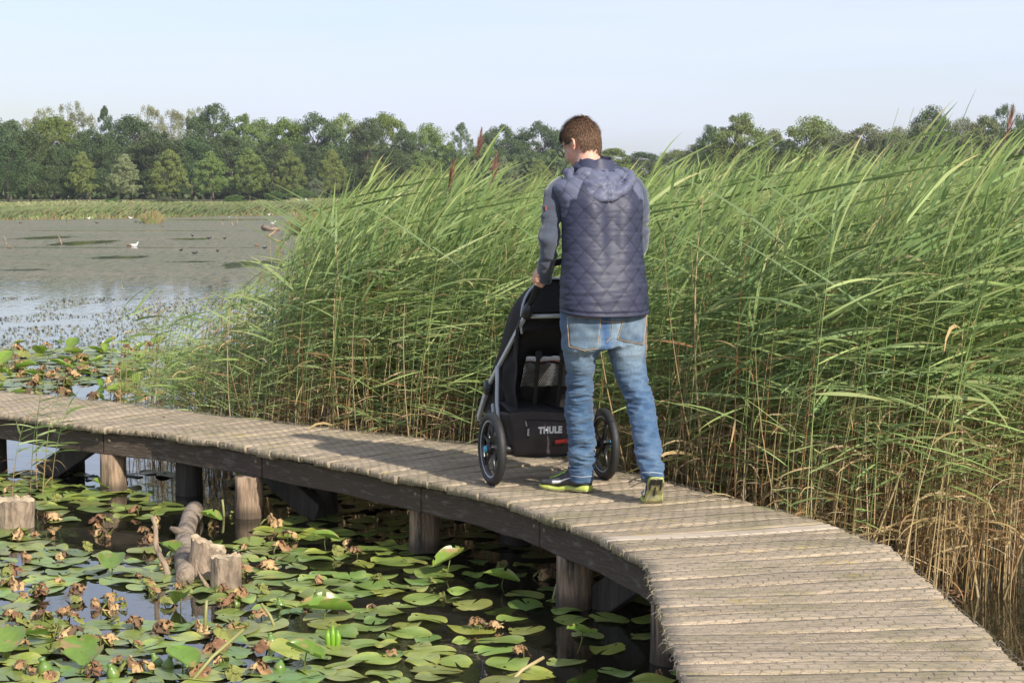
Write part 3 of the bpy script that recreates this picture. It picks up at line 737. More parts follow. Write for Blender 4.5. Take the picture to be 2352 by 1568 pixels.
def landmark(x, y): return min(((p.x - x) ** 2 + (p.y - y) ** 2, t) for p, t in LMP)[1] if y < 14.2 else 'beyond the left end of the boardwalk'
LBL = ['flat round lily pad floating on the dark pond', 'heart-shaped green lily pad floating on the dark pond']
for i, (x, y, sc) in enumerate(allp[:290]):
    me = pads[pr.randrange(10)]; o = bpy.data.objects.new('lily_pad', me); C.objects.link(o)
    o.location = (x, y, .002 + (i % 9) * .0011); o.rotation_euler = (pr.gauss(0, .012), pr.gauss(0, .012), pr.uniform(0, 6.28)); o.scale = (sc, sc, 1)
    if pr.random() < .035: o.rotation_euler[0] = pr.uniform(.1, .3); o.location.z += .012
    tag(o, ('small' if sc < .52 else 'medium' if sc < .70 else 'large') + ' green lily pad floating ' + landmark(x, y), 'lily pad', 'lily pads floating on the pond')
rest = allp[290:]
def asm_pads(lst, name, raw):
    VV = []; T = []; Q = []; CC = []; off = 0
    for i, (x, y, sc) in enumerate(lst):
        V, (tr, qd), Cl = raw[i % len(raw)]; a = pr.uniform(0, 6.28); c, s_ = math.cos(a) * sc, math.sin(a) * sc
        tilt = pr.gauss(0, .02); k = pr.uniform(.75, 1.25)
        W = np.stack([V[:, 0] * c - V[:, 1] * s_ + x, V[:, 0] * s_ + V[:, 1] * c + y, V[:, 2] + .002 + (i % 9) * .0011], 1)
        VV.append(W); T.append(tr + off); Q.append(qd + off); CC.append(Cl * k); off += len(V)
    me = npmesh(name, np.concatenate(VV), [np.concatenate(T), np.concatenate(Q)], np.concatenate(CC)); me.materials.append(m_pad); me.shade_smooth()
    o = bpy.data.objects.new(name, me); C.objects.link(o); return o
if rest: tag(asm_pads(rest, 'lily_pads', pads_raw), 'many lily pads covering the water beyond the left end of the boardwalk', 'lily pads', kind='stuff')
# floating specks of weed between open water beyond the lilies
specV = []; specF = []; specC = []
for k in range(27000):
    y = 18 + 17 * pr.random() ** .8; px = pr.uniform(-700, 900); x = (px - 1176) / F * y
    if mnoise.noise(Vector((x * .8, y * .4, 4))) < -.15: continue
    r = pr.uniform(.008, .028); a = pr.uniform(0, 3); b = len(specV); hz = pr.uniform(.002, .02)
    dx, dy = math.cos(a) * r, math.sin(a) * r * .7
    specV += [(x - dx, y - dy, .004), (x + dy * .6, y - dx * .6, hz), (x + dx, y + dy, .004), (x - dy * .6, y + dx * .6, .004)]; specF.append((b, b + 1, b + 2, b + 3))
    c = pr.choice([(.17, .19, .07), (.26, .22, .11), (.12, .14, .05), (.30, .25, .13)]); specC += [c] * 4
tag(link('floating_weed', npmesh('floating_weed', specV, np.array(specF), np.array(specC)), m_wither), 'brown-green specks of floating weed on the open water beyond the lilies', 'weed', kind='stuff')

# raised and folded leaves on their stalks
def raised_leaf(p, sc_, yaw, tilt, fold, seed, label=None, group=None, hstalk=.06, wither=False, roll=0.0, name='raised_leaf'):
    sc = sc_ * .74; g = random.Random(seed); root = empty(name, p, label, 'lily leaf' , group, yaw)
    nu, nv = 9, 12; V = []; Cl = []; Fq = []
    base = (.19, .30, .045) if not wither else (.30, .17, .07)
    ph = g.uniform(0, 6)
    for i in range(nv + 1):
        v = i / nv; L_ = (v - .5) * .34 * sc; wdt = .135 * sc * math.sin(math.pi * min(max(.06 + v * .93, 0), 1)) ** .6
        for j in range(nu + 1):
            u = j / nu * 2 - 1; a = fold * abs(u) ** 1.0; sg = 1 if u >= 0 else -1
            lat = sg * (math.sin(a) / fold if fold > .05 else abs(u)) * wdt; ht = ((1 - math.cos(a)) / fold if fold > .05 else 0) * wdt
            ht += .012 * sc * math.sin(6 * v + 3 * u + ph) * abs(u) + roll * .06 * sc * math.sin(math.pi * v)
            if wither:
                lat += .02 * sc * mnoise.noise(Vector((u * 3, v * 4, seed))); ht += .05 * sc * mnoise.noise(Vector((u * 2.5, v * 3.5, seed + 9)))
            x = lat; y = L_ * math.cos(tilt) - ht * math.sin(tilt); z = L_ * math.sin(tilt) + ht * math.cos(tilt)
            V.append((x, y, z + hstalk)); k = g.uniform(.9, 1.1); rim = abs(u) > .8 and g.random() < .4
            br = mnoise.noise(Vector((u * 2, v * 4, seed * 1.7))) > .46
            c = (.38, .25, .11) if (rim or br) else base
            if wither: c = g.choice([(.42, .25, .11), (.30, .15, .07), (.50, .33, .17), (.20, .11, .06), (.24, .20, .05)])
            Cl.append([q * k for q in c])
    W = nu + 1
    for i in range(nv):
        for j in range(nu):
            if (j in (0, nu - 1) and g.random() < .12) or (wither and g.random() < .12): continue
            Fq.append((i * W + j, i * W + j + 1, i * W + W + j + 1, i * W + W + j))
    o = link('blade', npmesh('blade', V, np.array(Fq), np.array(Cl)), m_padup if not wither else m_wither, root, smooth=True)
    mb = MB(); e = Vector((g.uniform(-.03, .03), g.uniform(-.03, .03), -.05)); mb.tube([e, Vector((0, 0, hstalk * .5)), Vector((0, -.02 * sc, hstalk + .0))], .0055 * sc, n=6, col=(.17, .20, .05))
    mb.build('stalk', m_padup, root, smooth=True)
    return root
RL = [((745, 1425), 1.05, 1.9, .12, 1.35, 'large yellow-green lily leaf folded like a boat above the water near the middle'),
 ((1152, 1360), .95, 1.5, .25, .9, 'olive lily leaf curled like a bowl below the middle of the boardwalk'),
 ((1030, 1325), 1.0, 2.2, -.35, 1.2, 'curling lily leaf with holes on a bent stalk between the middle posts'),
 ((415, 1400), .85, .5, -.6, 1.3, 'rolled yellow-green lily leaf standing below the double stump'),
 ((392, 1290), .85, .9, .55, 1.1, 'bright green folded lily leaf leaning on the bare stick by the stump'),
 ((258, 1330), 1.0, .1, .75, .35, 'bright lime lily leaf standing half upright left of the double stump'),
 ((188, 1525), 1.3, .3, .5, .15, 'big heart-shaped lily leaf tipped towards the viewer near the bottom left'),
 ((482, 1215), .8, 1.2, .5, 1.1, 'olive folded lily leaf right of the fallen log'),
 ((1335, 1500), .8, 2.2, .3, .5, 'bright green lily leaf folded over at the bottom beside the deck'),
 ((60, 1485), 1.2, 2.6, .2, .7, 'big chewed green lily leaf with brown holes at the bottom left'),
 ((745, 1262), .9, 1.7, .3, .2, 'upright rounded lily leaf beneath the beam with brown rim'),
 ((15, 1520), 1.2, .2, .6, .3, 'pale green chewed lily leaf cut by the left picture edge'),
 ((232, 1130), .8, 1.0, .4, 1.0, 'small folded lily leaf just left of the leftmost sunlit post'),
 ((420, 1550), 1.0, .6, .6, .8, 'dark curled lily leaf at the very bottom left of centre'),
 ((700, 1548), .9, 1.2, .5, 1.1, 'curled lily leaf with a hole at the very bottom near the middle')]
for i, (pp, sc, yaw, tilt, fold, lb) in enumerate(RL):
    fold = max(fold, .75); tilt = max(-.5, min(tilt, .25)); sc *= .74 if i else .95
    raised_leaf(gp(*pp, 0), sc, yaw, tilt, fold, 40 + i, lb, hstalk=.055 + .02 * (i % 3), group='raised lily leaves among the floating pads')
protoR = [raised_leaf((0, 0, 0), .9, 0, t_, f_, 70 + i, 'x', hstalk=.05) for i, (t_, f_) in enumerate([(.35, 1.0), (.15, 1.4), (.5, .8), (.1, .9), (.55, 1.5)])]
bpy.context.view_layer.update()
k = 0
while k < 70:
    py = pr.uniform(790, 925); px = pr.uniform(-40, 420) if pr.random() < .75 else pr.uniform(400, 1000); p = gp(px, py, 0)
    if left_of_deck(p.x, p.y): continue
    src = protoR[k % 5]; o = src if k < 5 else copy_tree(src); o.location = p; o.rotation_euler[2] = pr.uniform(0, 6.28); s_ = pr.uniform(.55, 1.2); o.scale = (s_,) * 3
    tag(o, 'folded green lily leaf raised above the pads beyond the boardwalk', 'lily leaf', 'raised lily leaves beyond the boardwalk'); k += 1
# withered brown leaves
def wither_thing(seed, kind):
    g = random.Random(seed)
    root = empty('withered_leaf', (0, 0, 0), 'x', 'withered leaf')
    mb = MB(); top = Vector((g.uniform(-.03, .03), g.uniform(-.03, .03), g.uniform(.04, .10)))
    base = Vector((g.uniform(-.09, .09), g.uniform(-.05, .05), -.04))
    mb.tube([base, base.lerp(top, .6) + Vector((0, 0, .02)), top], .0045, n=5, col=(.19, .17, .06)); mb.build('stalk', m_wither, root, smooth=True)
    V = []; Fq = []; Cl = []; n = 7
    for sh in range(g.choice([2, 3, 4])):
        b = len(V); ax = g.uniform(0, 6.28); dr = Vector((math.cos(ax), math.sin(ax), g.uniform(-.9, .3))); dr.normalize(); sd_ = dr.cross(Vector((0, 0, 1))).normalized()
        pal = g.choice([(.34, .20, .09), (.22, .11, .055), (.48, .32, .15), (.12, .07, .04), (.20, .21, .05), (.36, .22, .10), (.17, .10, .05)])
        ln = g.uniform(.05, .11); wd = g.uniform(.02, .045)
        for i in range(n + 1):
            for j in range(n + 1):
                u = j / n * 2 - 1; v = i / n
                p = top + dr * (v * ln) + sd_ * (u * wd * (.35 + math.sin(v * 2.8))) + Vector((0, 0, -.03 * v * v - .02 * abs(u) ** 2))
                q = Vector((u * 1.6, v * 2.2, seed + sh * 3)); p += Vector((mnoise.noise(q), mnoise.noise(q + Vector((7, 0, 0))), mnoise.noise(q + Vector((0, 7, 0))))) * .032
                q *= 3; p += Vector((mnoise.noise(q), mnoise.noise(q + Vector((7, 0, 0))), mnoise.noise(q + Vector((0, 7, 0))))) * .012
                p.z = max(p.z, .004)
                V.append(tuple(p)); k = g.uniform(.75, 1.2); Cl.append([c * k for c in pal])
        for i in range(n):
            for j in range(n):
                if g.random() < .10: continue
                Fq.append((b + i * (n + 1) + j, b + i * (n + 1) + j + 1, b + (i + 1) * (n + 1) + j + 1, b + (i + 1) * (n + 1) + j))
    link('blade', npmesh('blade', V, np.array(Fq), np.array(Cl)), m_wither, root)
    return root
WP = [wither_thing(600 + i, 0) for i in range(9)]
WPX = [(120,1197),(40,1240),(142,1285),(195,1263),(335,1255),(50,1290),(85,1370),(100,1455),(160,1430),(140,1340),(255,1400),(238,1420),(275,1435),(300,1450),(215,1395),(45,1440),(260,1385),(385,1310),(650,1265),(625,1210),(665,1240),(770,1275),(825,1280),(735,1340),(525,1395),(505,1390),(560,1320),(1125,1445),(1250,1325),(1262,1330),(1020,1375),(1105,1450),(375,1440),(150,1500),(330,1480),(270,1530),(455,1555),(500,1470),(800,1250),(985,1340),(1210,1510),(1520,1550),(1000,1220),(1160,1300),(905,1510),(595,1500),(700,1390),(850,1400),(870,1340),(60,1170),(240,1240),(310,1180),(20,1350),(60,1545),(110,1560),(180,1380),(20,1130),(130,1150),(460,1260),(430,1225),(345,1340),(290,1380)]
for _ in range(60): WPX.append((int(620 * pr.random() ** 1.3), int(pr.uniform(1160, 1565))))
for i, (px, py) in enumerate(WPX):
    src = WP[i % 9]; o = src if i < 9 else copy_tree(src); o.location = gp(px + pr.uniform(-4, 4), py, 0); o.rotation_euler[2] = pr.uniform(0, 6.28); s_ = pr.uniform(.35, .85); o.scale = (s_,) * 3
    tag(o, ('small' if s_ < .52 else 'medium' if s_ < .70 else 'large') + ' shrivelled brown leaf sticking up ' + landmark(o.location.x, o.location.y), 'withered leaf', 'withered leaves among the near lily pads')
k = 0
while k < 75:
    py = pr.uniform(785, 925); px = pr.uniform(-40, 420) if pr.random() < .75 else pr.uniform(400, 1000); p = gp(px, py, 0)
    if left_of_deck(p.x, p.y): continue
    o = copy_tree(WP[k % 9]); o.location = p; o.rotation_euler[2] = pr.uniform(0, 6.28); s_ = pr.uniform(.7, 1.3); o.scale = (s_,) * 3
    tag(o, 'shrivelled tan lily leaf among the pads beyond the boardwalk', 'withered leaf', 'withered leaves beyond the boardwalk'); k += 1
# bare leaf stalks
for i, (px, py, dx, dy, dz, lb) in enumerate([(470, 1450, .01, 0, .14, 'upright cut olive leaf stalk below the double stump'), (415, 1570, .22, .2, .17, 'long slanting olive stalk rising right at the bottom left'), (1150, 1566, .17, .12, .07, 'smooth straw-coloured stalk lying slanting at the bottom middle'), (640, 1440, -.08, .03, .10, 'bent olive stalk with drooping tip left of the folded boat leaf'), (515, 1185, -.01, 0, .10, 'thin upright stalk right of the fallen log'), (1265, 1380, .05, .05, .12, 'dark stalk carrying a withered leaf near the right post')]):
    mb = MB(); p = gp(px, py, 0); q = p + Vector((dx, dy, dz)); mb.tube([p - Vector((0, 0, .04)), p.lerp(q, .5), q], [.008, .0075, .007], n=7)
    tag(mb.build('leaf_stalk', pmat('leaf_stalk_%d' % i, (.24, .23, .08) if i != 2 else (.38, .30, .14), .5), smooth=True), lb, 'leaf stalk')
# seed pods
podm = None
for i, (px, py, sc, lb) in enumerate([(105, 1545, 1.2, 'large dark green seed pod at the bottom left'), (363, 1530, 1.0, 'left one of the touching pair of green seed pods'), (383, 1537, 1.0, 'right one of the touching pair of green seed pods'), (424, 1507, .9, 'green seed pod floating on its side right of the touching pair'), (200, 1480, .9, 'green seed pod among withered stems at the left'), (625, 1480, .9, 'green seed pod on the open water below the middle'), (645, 1395, .8, 'round green seed pod right of the double stump'), (543, 1392, .8, 'green seed pod beside a withered leaf right of the stump'), (640, 1540, .9, 'olive seed pod close to the bottom edge'), (262, 1555, 1.0, 'dark seed pod at the bottom edge left of centre')]):
    if podm is None:
        mb = MB(); mb.lathe((0, 0, -.01), (0, 0, 1), [(0.001, 0), (.018, .003), (.026, .014), (.027, .028), (.019, .044), (.011, .054), (.010, .064), (.013, .068), (.001, .070)], n=16); podm = mb.mesh('seed_pod'); podm.materials.append(m_pod); podm.shade_smooth()
    o = bpy.data.objects.new('seed_pod', podm); C.objects.link(o); o.location = gp(px, py, 0); o.scale = (sc,) * 3; o.rotation_euler = (pr.uniform(-.4, .4), pr.uniform(-.4, .4) + (1.3 if i == 3 else 0), pr.uniform(0, 6)); tag(o, lb, 'seed pod', 'green seed pods among the pads')
# bright forked shoot
mb = MB(); p = gp(765, 1488, 0)
for d in (-.022, 0, .022):
    mb.tube([p + Vector((d * .7, 0, -.03)), p + Vector((d, 0, .05)), p + Vector((d * .9, 0, .10 - abs(d)))], [.011, .013, .003], n=7)
tag(mb.build('lily_shoot', pmat('shoot_green', (.22, .42, .04), .35, transl=.3), smooth=True), 'bright green fleshy shoot under the folded boat leaf', 'shoot')

# stumps, log and stick
m_bark = pmat('stump_bark', (.33, .25, .175), .9, var=((.11, .08, .06), 1.0, .45, .66), bump=(1.0, 1.0, .02), vscale=(20, 20, 7), bumpmap=(34, 34, 10))
m_cut = pmat('stump_cut', (.46, .37, .24), .9, var=((.26, .19, .12), 30, .4, .6), bump=(50, .6, .006))
def stump(name, px, py, r, h, label, lean=(0, 0), seed=1, flare=.12, top_tilt=0.0):
    p = gp(px, py, 0); p.y += r; p.z = 0
    root = empty(name, p, label, 'tree stump'); mb = MB(); n = 36; K_ = 12
    def rr(t, f): return r * (1 + flare * (1 - f) ** 2 + .09 * mnoise.noise(Vector((math.cos(t) * 1.2, math.sin(t) * 1.2, seed + f * .8))) + .022 * math.sin(7 * t + seed) + .06 * mnoise.noise(Vector((math.cos(t) * 5, math.sin(t) * 5, seed + f * 4))))
    for i in range(K_ + 1):
        f = i / K_; z = -.15 + (h + .15) * f
        for j in range(n):
            t = 2 * math.pi * j / n; q = rr(t, f); zz = z + (top_tilt * math.cos(t) * r + .030 * mnoise.noise(Vector((math.cos(t) * 3, math.sin(t) * 3, seed)))) * f ** 4
            mb.V.append((q * math.cos(t) + lean[0] * f * h, q * math.sin(t) + lean[1] * f * h, zz)); mb.C.append((1, 1, 1))
    for i in range(K_):
        for j in range(n): mb.F.append((i * n + j, i * n + (j + 1) % n, (i + 1) * n + (j + 1) % n, (i + 1) * n + j))
    mb.build('bark', m_bark, root, smooth=True)
    m2 = MB(); top = mb.V[-n:]; c0 = sum((Vector(v) for v in top), Vector()) / n
    vs = []
    for q in (1.0, .93, .6): vs += [tuple(Vector(v).lerp(c0, 1 - q) + Vector((0, 0, .002 if q < 1 else .001))) for v in top]
    vs.append(tuple(c0)); fs = []
    for i in range(2):
        for j in range(n): fs.append((i * n + j, i * n + (j + 1) % n, (i + 1) * n + (j + 1) % n, (i + 1) * n + j))
    for j in range(n): fs.append((2 * n + j, 2 * n + (j + 1) % n, 3 * n))
    m2.add(vs, fs); m2.build('cut_top', m_cut, root); return root
stump('tree_stump', 516, 1358, .073, .155, 'pale round sawn stump in front, the nearer half of the double stump', seed=3)
stump('tree_stump', 455, 1332, .085, .165, 'split grey stump leaning behind the round sawn stump', lean=(.22, .1), seed=8, flare=.5, top_tilt=-.5)
stump('tree_stump', 22, 1217, .115, .155, 'wide grey-brown sawn stump cut off by the left picture edge', seed=14, flare=-.18)
mb = MB(); pts = [gp(425, 1330, .03), gp(425, 1255, .035), gp(432, 1225, .05), gp(445, 1170, .045)]
for q, dz in zip(pts, (0, 0, 0, 0)): pass
fine = []
for i in range(25):
    f = i / 24 * 3; j = min(int(f), 2); q = pts[j].lerp(pts[j + 1], f - j); fine.append(q + Vector((.02 * mnoise.noise(q * 2), 0, .008 * mnoise.noise(q * 3))))
mb.tube(fine, [.052 + .010 * mnoise.noise(q * 2.5) for q in fine], n=14)
b0 = gp(425, 1228, .07); mb.tube([b0, b0 + Vector((-.05, -.02, .03)), b0 + Vector((-.075, -.03, .045))], [.03, .02, .009], n=8)
tag(mb.build('fallen_log', pmat('log_wood', (.30, .235, .17), .9, var=((.12, .09, .065), 9, .42, .6), bump=(22, .9, .02), bumpmap=(2.2, .6, 2.2)), smooth=True), 'half-sunken grey log pointing away behind the double stump', 'log')
mb = MB(); a = gp(385, 1322, 0); fine = [a + Vector((-.085 * f + .012 * math.sin(f * 9), .02 * f, .33 * f - .03)) for f in np.linspace(0, 1, 9)]
mb.tube(fine, list(np.linspace(.017, .010, 9)), n=8)
tag(mb.build('bare_stick', m_bark, smooth=True), 'bare pale stick standing upright left of the double stump', 'stick')
mb = MB(); a = gp(480, 1352, .0); mb.tube([a, a + Vector((-.03, -.01, .05)), a + Vector((-.055, -.01, .10))], [.014, .008, .003], n=7)
tag(mb.build('snag', m_bark, smooth=True), 'short pointed root spike in front of the double stump', 'root')
# mossy debris beside the near right corner
mb = MB(); a = gp(2165, 1368, .0)
for k in range(60):
    q = a + Vector((pr.gauss(0, .06), pr.gauss(0, .10), pr.uniform(0, .03))); mb.tube([q, q + Vector((pr.gauss(0, .04), pr.gauss(0, .04), pr.uniform(-.01, .02)))], .005, n=4, col=(.16, .09, .045))
tag(mb.build('dead_debris', m_wither), 'clump of rotten brown plant debris in the water off the right deck edge', 'debris', kind='stuff')
# ------------------------------------------------------------------ far bank, trees, house, birds
m_bank = pmat('bank_grass', attr=True, rough=.8, transl=.15, spec=.2)
def blades(n, gen, name, label, cat='grass', seed=1):
    g = np.random.default_rng(seed); X, Y, Z, H, W, Cc = gen(g, n)
    k = len(X); a = g.uniform(0, math.pi, k); lean = g.normal(.05, .5, k) * H; ly = g.normal(0, .2, k) * H
    V = np.zeros((k, 4, 3)); cx, cy = np.cos(a) * W, np.sin(a) * W * .6
    V[:, 0] = np.stack([X - cx, Y - cy, Z], 1); V[:, 1] = np.stack([X + cx, Y + cy, Z], 1)
    V[:, 2] = np.stack([X + lean + cx * .45, Y + ly + cy * .4, Z + H * .85], 1); V[:, 3] = np.stack([X + lean * 1.3 - cx * .2, Y + ly, Z + H], 1)
    Fb = np.arange(k * 4).reshape(k, 4); C4 = np.repeat(Cc, 4, axis=0)
    return tag(link(name, npmesh(name, V.reshape(-1, 3), Fb, C4), m_bank), label, cat, kind='stuff')
def bank_gen(g, n):
    X = g.uniform(-52, 26, n); d = np.abs(g.normal(0, 1, n)) * 4.0 + g.uniform(-.6, .8, n); Y = shore_y(X) + d
    nz = np.array([mnoise.noise(Vector((x * .16, y * .16, 5))) for x, y in zip(X, Y)])
    nz2 = np.array([mnoise.noise(Vector((x * .9, y * .5, 1))) for x, y in zip(X, Y)])
    H = np.interp(X, [-52, -40, -30, 10], [.45, .50, .70, .95]) * (1 + .40 * nz + .12 * nz2) * np.clip((d + 1.2) / 2.2, .3, 1); W = g.uniform(.03, .07, n)
    base = np.array([(.17, .24, .085), (.20, .255, .10), (.15, .21, .08), (.24, .26, .12), (.25, .24, .14)])[g.integers(0, 5, n)]
    c = base * g.uniform(.9, 1.1, n)[:, None]
    t = g.random(n) < .10; c[t] = np.array([.33, .25, .13]) * g.uniform(.8, 1.1, t.sum())[:, None]
    c = c * (1 + .3 * nz[:, None] * np.array([1.2, 1, .8]))
    e = (d < .2) & (g.random(n) < .35); c[e] = np.array([.30, .20, .10]); H[e] *= .5
    return X, Y, ground_h(X, Y), H, W, c
blades(110000, bank_gen, 'bank_reeds', 'pale green reed and sedge belt along the far shore', 'reeds', 2)
def mead_gen(g, n):
    X = g.uniform(-75, 60, n); d = 6 + g.uniform(0, 1, n) ** 1.2 * 95; Y = shore_y(X) + d
    nz = np.array([mnoise.noise(Vector((x * .07, y * .04, 2))) for x, y in zip(X, Y)])
    H = g.uniform(.15, .42, n) * (1 + .5 * nz); W = g.uniform(.08, .2, n)
    base = np.array([(.18, .23, .08), (.24, .25, .11), (.15, .20, .07), (.30, .27, .15), (.25, .20, .13)])[g.integers(0, 5, n)]
    return X, Y, ground_h(X, Y) - .05, H, W, base * (g.uniform(.8, 1.2, n) * (1 + .3 * nz))[:, None]
blades(60000, mead_gen, 'meadow_grass', 'rough pale meadow grass between the far shore and the trees', 'grass', 3)

m_leafs = {}
for nm, c, c2, tr in (('oak', (.055, .092, .030), (.085, .125, .042), .15), ('linden', (.145, .195, .048), (.18, .22, .06), .15), ('pale_linden', (.17, .20, .085), (.22, .245, .12), .12), ('birch', (.17, .185, .085), (.22, .22, .10), .2),
                      ('lime', (.12, .18, .03), (.15, .20, .04), .2), ('poplar', (.10, .14, .075), (.15, .18, .10), .15), ('willow', (.13, .16, .07), (.18, .19, .09), .15), ('shrub', (.09, .15, .04), (.13, .19, .05), .15)):
    m_leafs[nm] = pmat(nm + '_leaves', c, .6, var=(c2, .5, .35, .65), objvar=(.018, .18), transl=tr, spec=.3)
m_trunk = pmat('tree_bark', (.16, .12, .09), .9, var=((.07, .055, .04), 3, .4, .6))
m_trunkb = pmat('birch_bark', (.45, .42, .37), .8, var=((.1, .09, .08), 4, .5, .6))
def crown_mesh(kind, seed, nclump, nleaf, ls):
    """unit tree: height 1, width 1 (radius .5), leaves gathered in clumps spread over the crown's shell and inside"""
    g = np.random.default_rng(seed); cen = []; 
    while len(cen) < nclump:
        z = g.random(); 
        if kind == 'cone': rmax = .5 * (np.interp(z, [0, .12, .22, .5, .8, .95, 1], [.35, .9, 1, .84, .48, .2, .03])); lo = .24
        elif kind == 'round': rmax = .5 * np.interp(z, [0, .15, .4, .7, .9, 1], [.62, .95, 1, .86, .52, .12]); lo = .17
        elif kind == 'tall': rmax = .5 * np.interp(z, [0, .2, .5, .8, 1], [.6, .9, 1, .6, .08]); lo = .17
        elif kind == 'airy': rmax = .5 * np.interp(z, [0, .3, .6, .85, 1], [.5, .9, 1, .8, .25]); lo = .25
        a = g.uniform(0, 2 * math.pi); w_ = .5 + .5 * mnoise.noise(Vector((math.cos(a) * 1.5, math.sin(a) * 1.5, z * 3 + seed)))
        rmax *= .78 + .42 * w_
        r = rmax * math.sqrt(g.uniform(.12 if kind != 'airy' else 0, 1)); cen.append((r * math.cos(a), r * math.sin(a), lo + (1 - lo) * z * (.93 + .07 * w_), g.uniform(.6, 1.25)))
    cen = np.array(cen); cs = {'cone': .075, 'round': .10, 'tall': .07, 'airy': .075}[kind]
    idx = g.integers(0, nclump, nleaf); d = g.normal(0, 1, (nleaf, 3)); d /= np.linalg.norm(d, axis=1)[:, None]
    rad = cs * cen[idx, 3] * g.random(nleaf) ** .45
    P = cen[idx, :3] + d * rad[:, None] * np.array([1.0, 1.0, .62])
    if kind == 'airy': P[:, 2] -= .06 * g.random(nleaf) ** 2
    P[:, 2] = np.clip(P[:, 2], .05, 1.02)
    n = d * .6 + g.normal(0, .6, (nleaf, 3)) + [0, 0, .5]; n /= np.linalg.norm(n, axis=1)[:, None]
    a = np.cross(n, g.normal(0, 1, (nleaf, 3))); a /= np.linalg.norm(a, axis=1)[:, None]; b = np.cross(n, a)
    s = ls * g.uniform(.55, 1.35, nleaf)[:, None]
    V = np.stack([P - a * s, P - b * s * .7, P + a * s, P + b * s * .7], 1).reshape(-1, 3)
    return npmesh('crown', V, np.arange(nleaf * 4).reshape(-1, 4))
def trunk_mesh(kind, seed):
    mb = MB(); g = random.Random(seed); k = .012 if kind != 'round' else .018
    top = .8; pts = [Vector((g.uniform(-.01, .01) * i, g.uniform(-.01, .01) * i, top * i / 6 - .02)) for i in range(7)]
    mb.tube(pts, [k * (1.15 - .95 * i / 6) for i in range(7)], n=8)
    for i in range(12 if kind != 'cone' else 8):
        z = g.uniform(.2, .7); a = g.uniform(0, 6.28); ln = g.uniform(.15, .36); p = Vector((0, 0, z)); q = p + Vector((math.cos(a) * ln, math.sin(a) * ln, ln * .8)) 
        mb.tube([p, p.lerp(q, .5) + Vector((0, 0, .01)), q], [k * .45, k * .3, k * .1], n=5)
    me = mb.mesh('trunk'); me.shade_smooth(); return me
TREEV = {}
for kind, ls in (('cone', .0115), ('round', .0108), ('tall', .011), ('airy', .0085)):
    TREEV[kind] = [(crown_mesh(kind, 10 * i + 3, {'cone': 150, 'round': 130, 'tall': 110, 'airy': 95}[kind], {'cone': 17000, 'round': 23000, 'tall': 15000, 'airy': 13000}[kind], ls), trunk_mesh(kind, i)) for i in range(4 if kind == 'round' else 3)]
mcache = {}
def tree(px, ytop, wpx, Y, kind, leaf, label, name, cat='tree', group=None, zb=None, trunk=None):
    p = at(px, 437, Y); z0 = float(ground_h(p.x, Y)) if zb is None else zb; ztop = 1.92 - (ytop - 437) * Y / F
    h = ztop - z0; wm = wpx * Y / F; root = empty(name, (p.x, Y, z0 - .05), label, cat, group, random.uniform(0, 6.28))
    vi = random.randrange(len(TREEV[kind])); key = (kind, vi, leaf)
    if key not in mcache:
        c = TREEV[kind][vi][0].copy(); c.name = 'crown'; c.materials.clear(); c.materials.append(m_leafs[leaf])
        t = TREEV[kind][vi][1].copy(); t.name = 'trunk'; t.materials.clear(); t.materials.append(trunk or m_trunk); mcache[key] = (c, t)
    c, t = mcache[key]
    for nm, me in (('crown', c), ('trunk', t)):
        o = bpy.data.objects.new(nm, me); C.objects.link(o); o.parent = root
        o.scale = (wm, wm, h) if nm == 'crown' else (min(wm, h) * .9, min(wm, h) * .9, h)
    return root
G1 = 'small pyramidal trees in a row along the far meadow'
row = [(18, 330, 120, 205, 'oak', 'dark bushy tree at the left picture edge, first of the front row'),
       (70, 300, 120, 212, 'oak', 'dark broad tree with a bare pale trunk, second from the left picture edge'),
       (145, 335, 95, 228, 'oak', 'dull green tree in the front row, third from the left picture edge'),
       (190, 350, 70, 224, 'linden', 'small olive pyramid tree just left of the pale one'),
       (287, 355, 76, 222, 'pale_linden', 'pale silvery green pyramid tree with a straight trunk, the lightest of the left row'),
       (390, 344, 84, 226, 'linden', 'olive pyramid tree with wide skirts, next to the pale one on its right'),
       (484, 347, 76, 230, 'linden', 'pointed pyramid tree, second to the right of the pale one'),
       (573, 340, 78, 238, 'linden', 'olive pyramid tree, third to the right of the pale one'),
       (667, 346, 72, 244, 'linden', 'slim pyramid tree, fourth to the right of the pale one'),
       (762, 345, 74, 250, 'linden', 'pyramid tree standing before the left end of the red roof'),
       (868, 368, 60, 256, 'linden', 'short pyramid tree standing before the right end of the red roof'),
       (965, 364, 66, 266, 'linden', 'olive pyramid tree behind the brown reed plumes'),
       (1062, 360, 66, 276, 'linden', 'olive pyramid tree seen between the tall plumes and the pale tree by the man'),
       (1156, 360, 60, 280, 'pale_linden', 'pale grey-green round-topped tree just left of the man'),
       (1240, 365, 60, 290, 'linden', 'olive pyramid tree right behind the man\'s left shoulder')]
for px, yt, wp, Y, lf, lb in row:
    tree(px, yt, wp * 1.18, Y, 'cone' if lf != 'oak' else 'round', lf, lb, 'pyramid_tree' if lf != 'oak' else 'broadleaf_tree', group=G1)
G2 = 'tall woodland trees behind the pyramidal row'
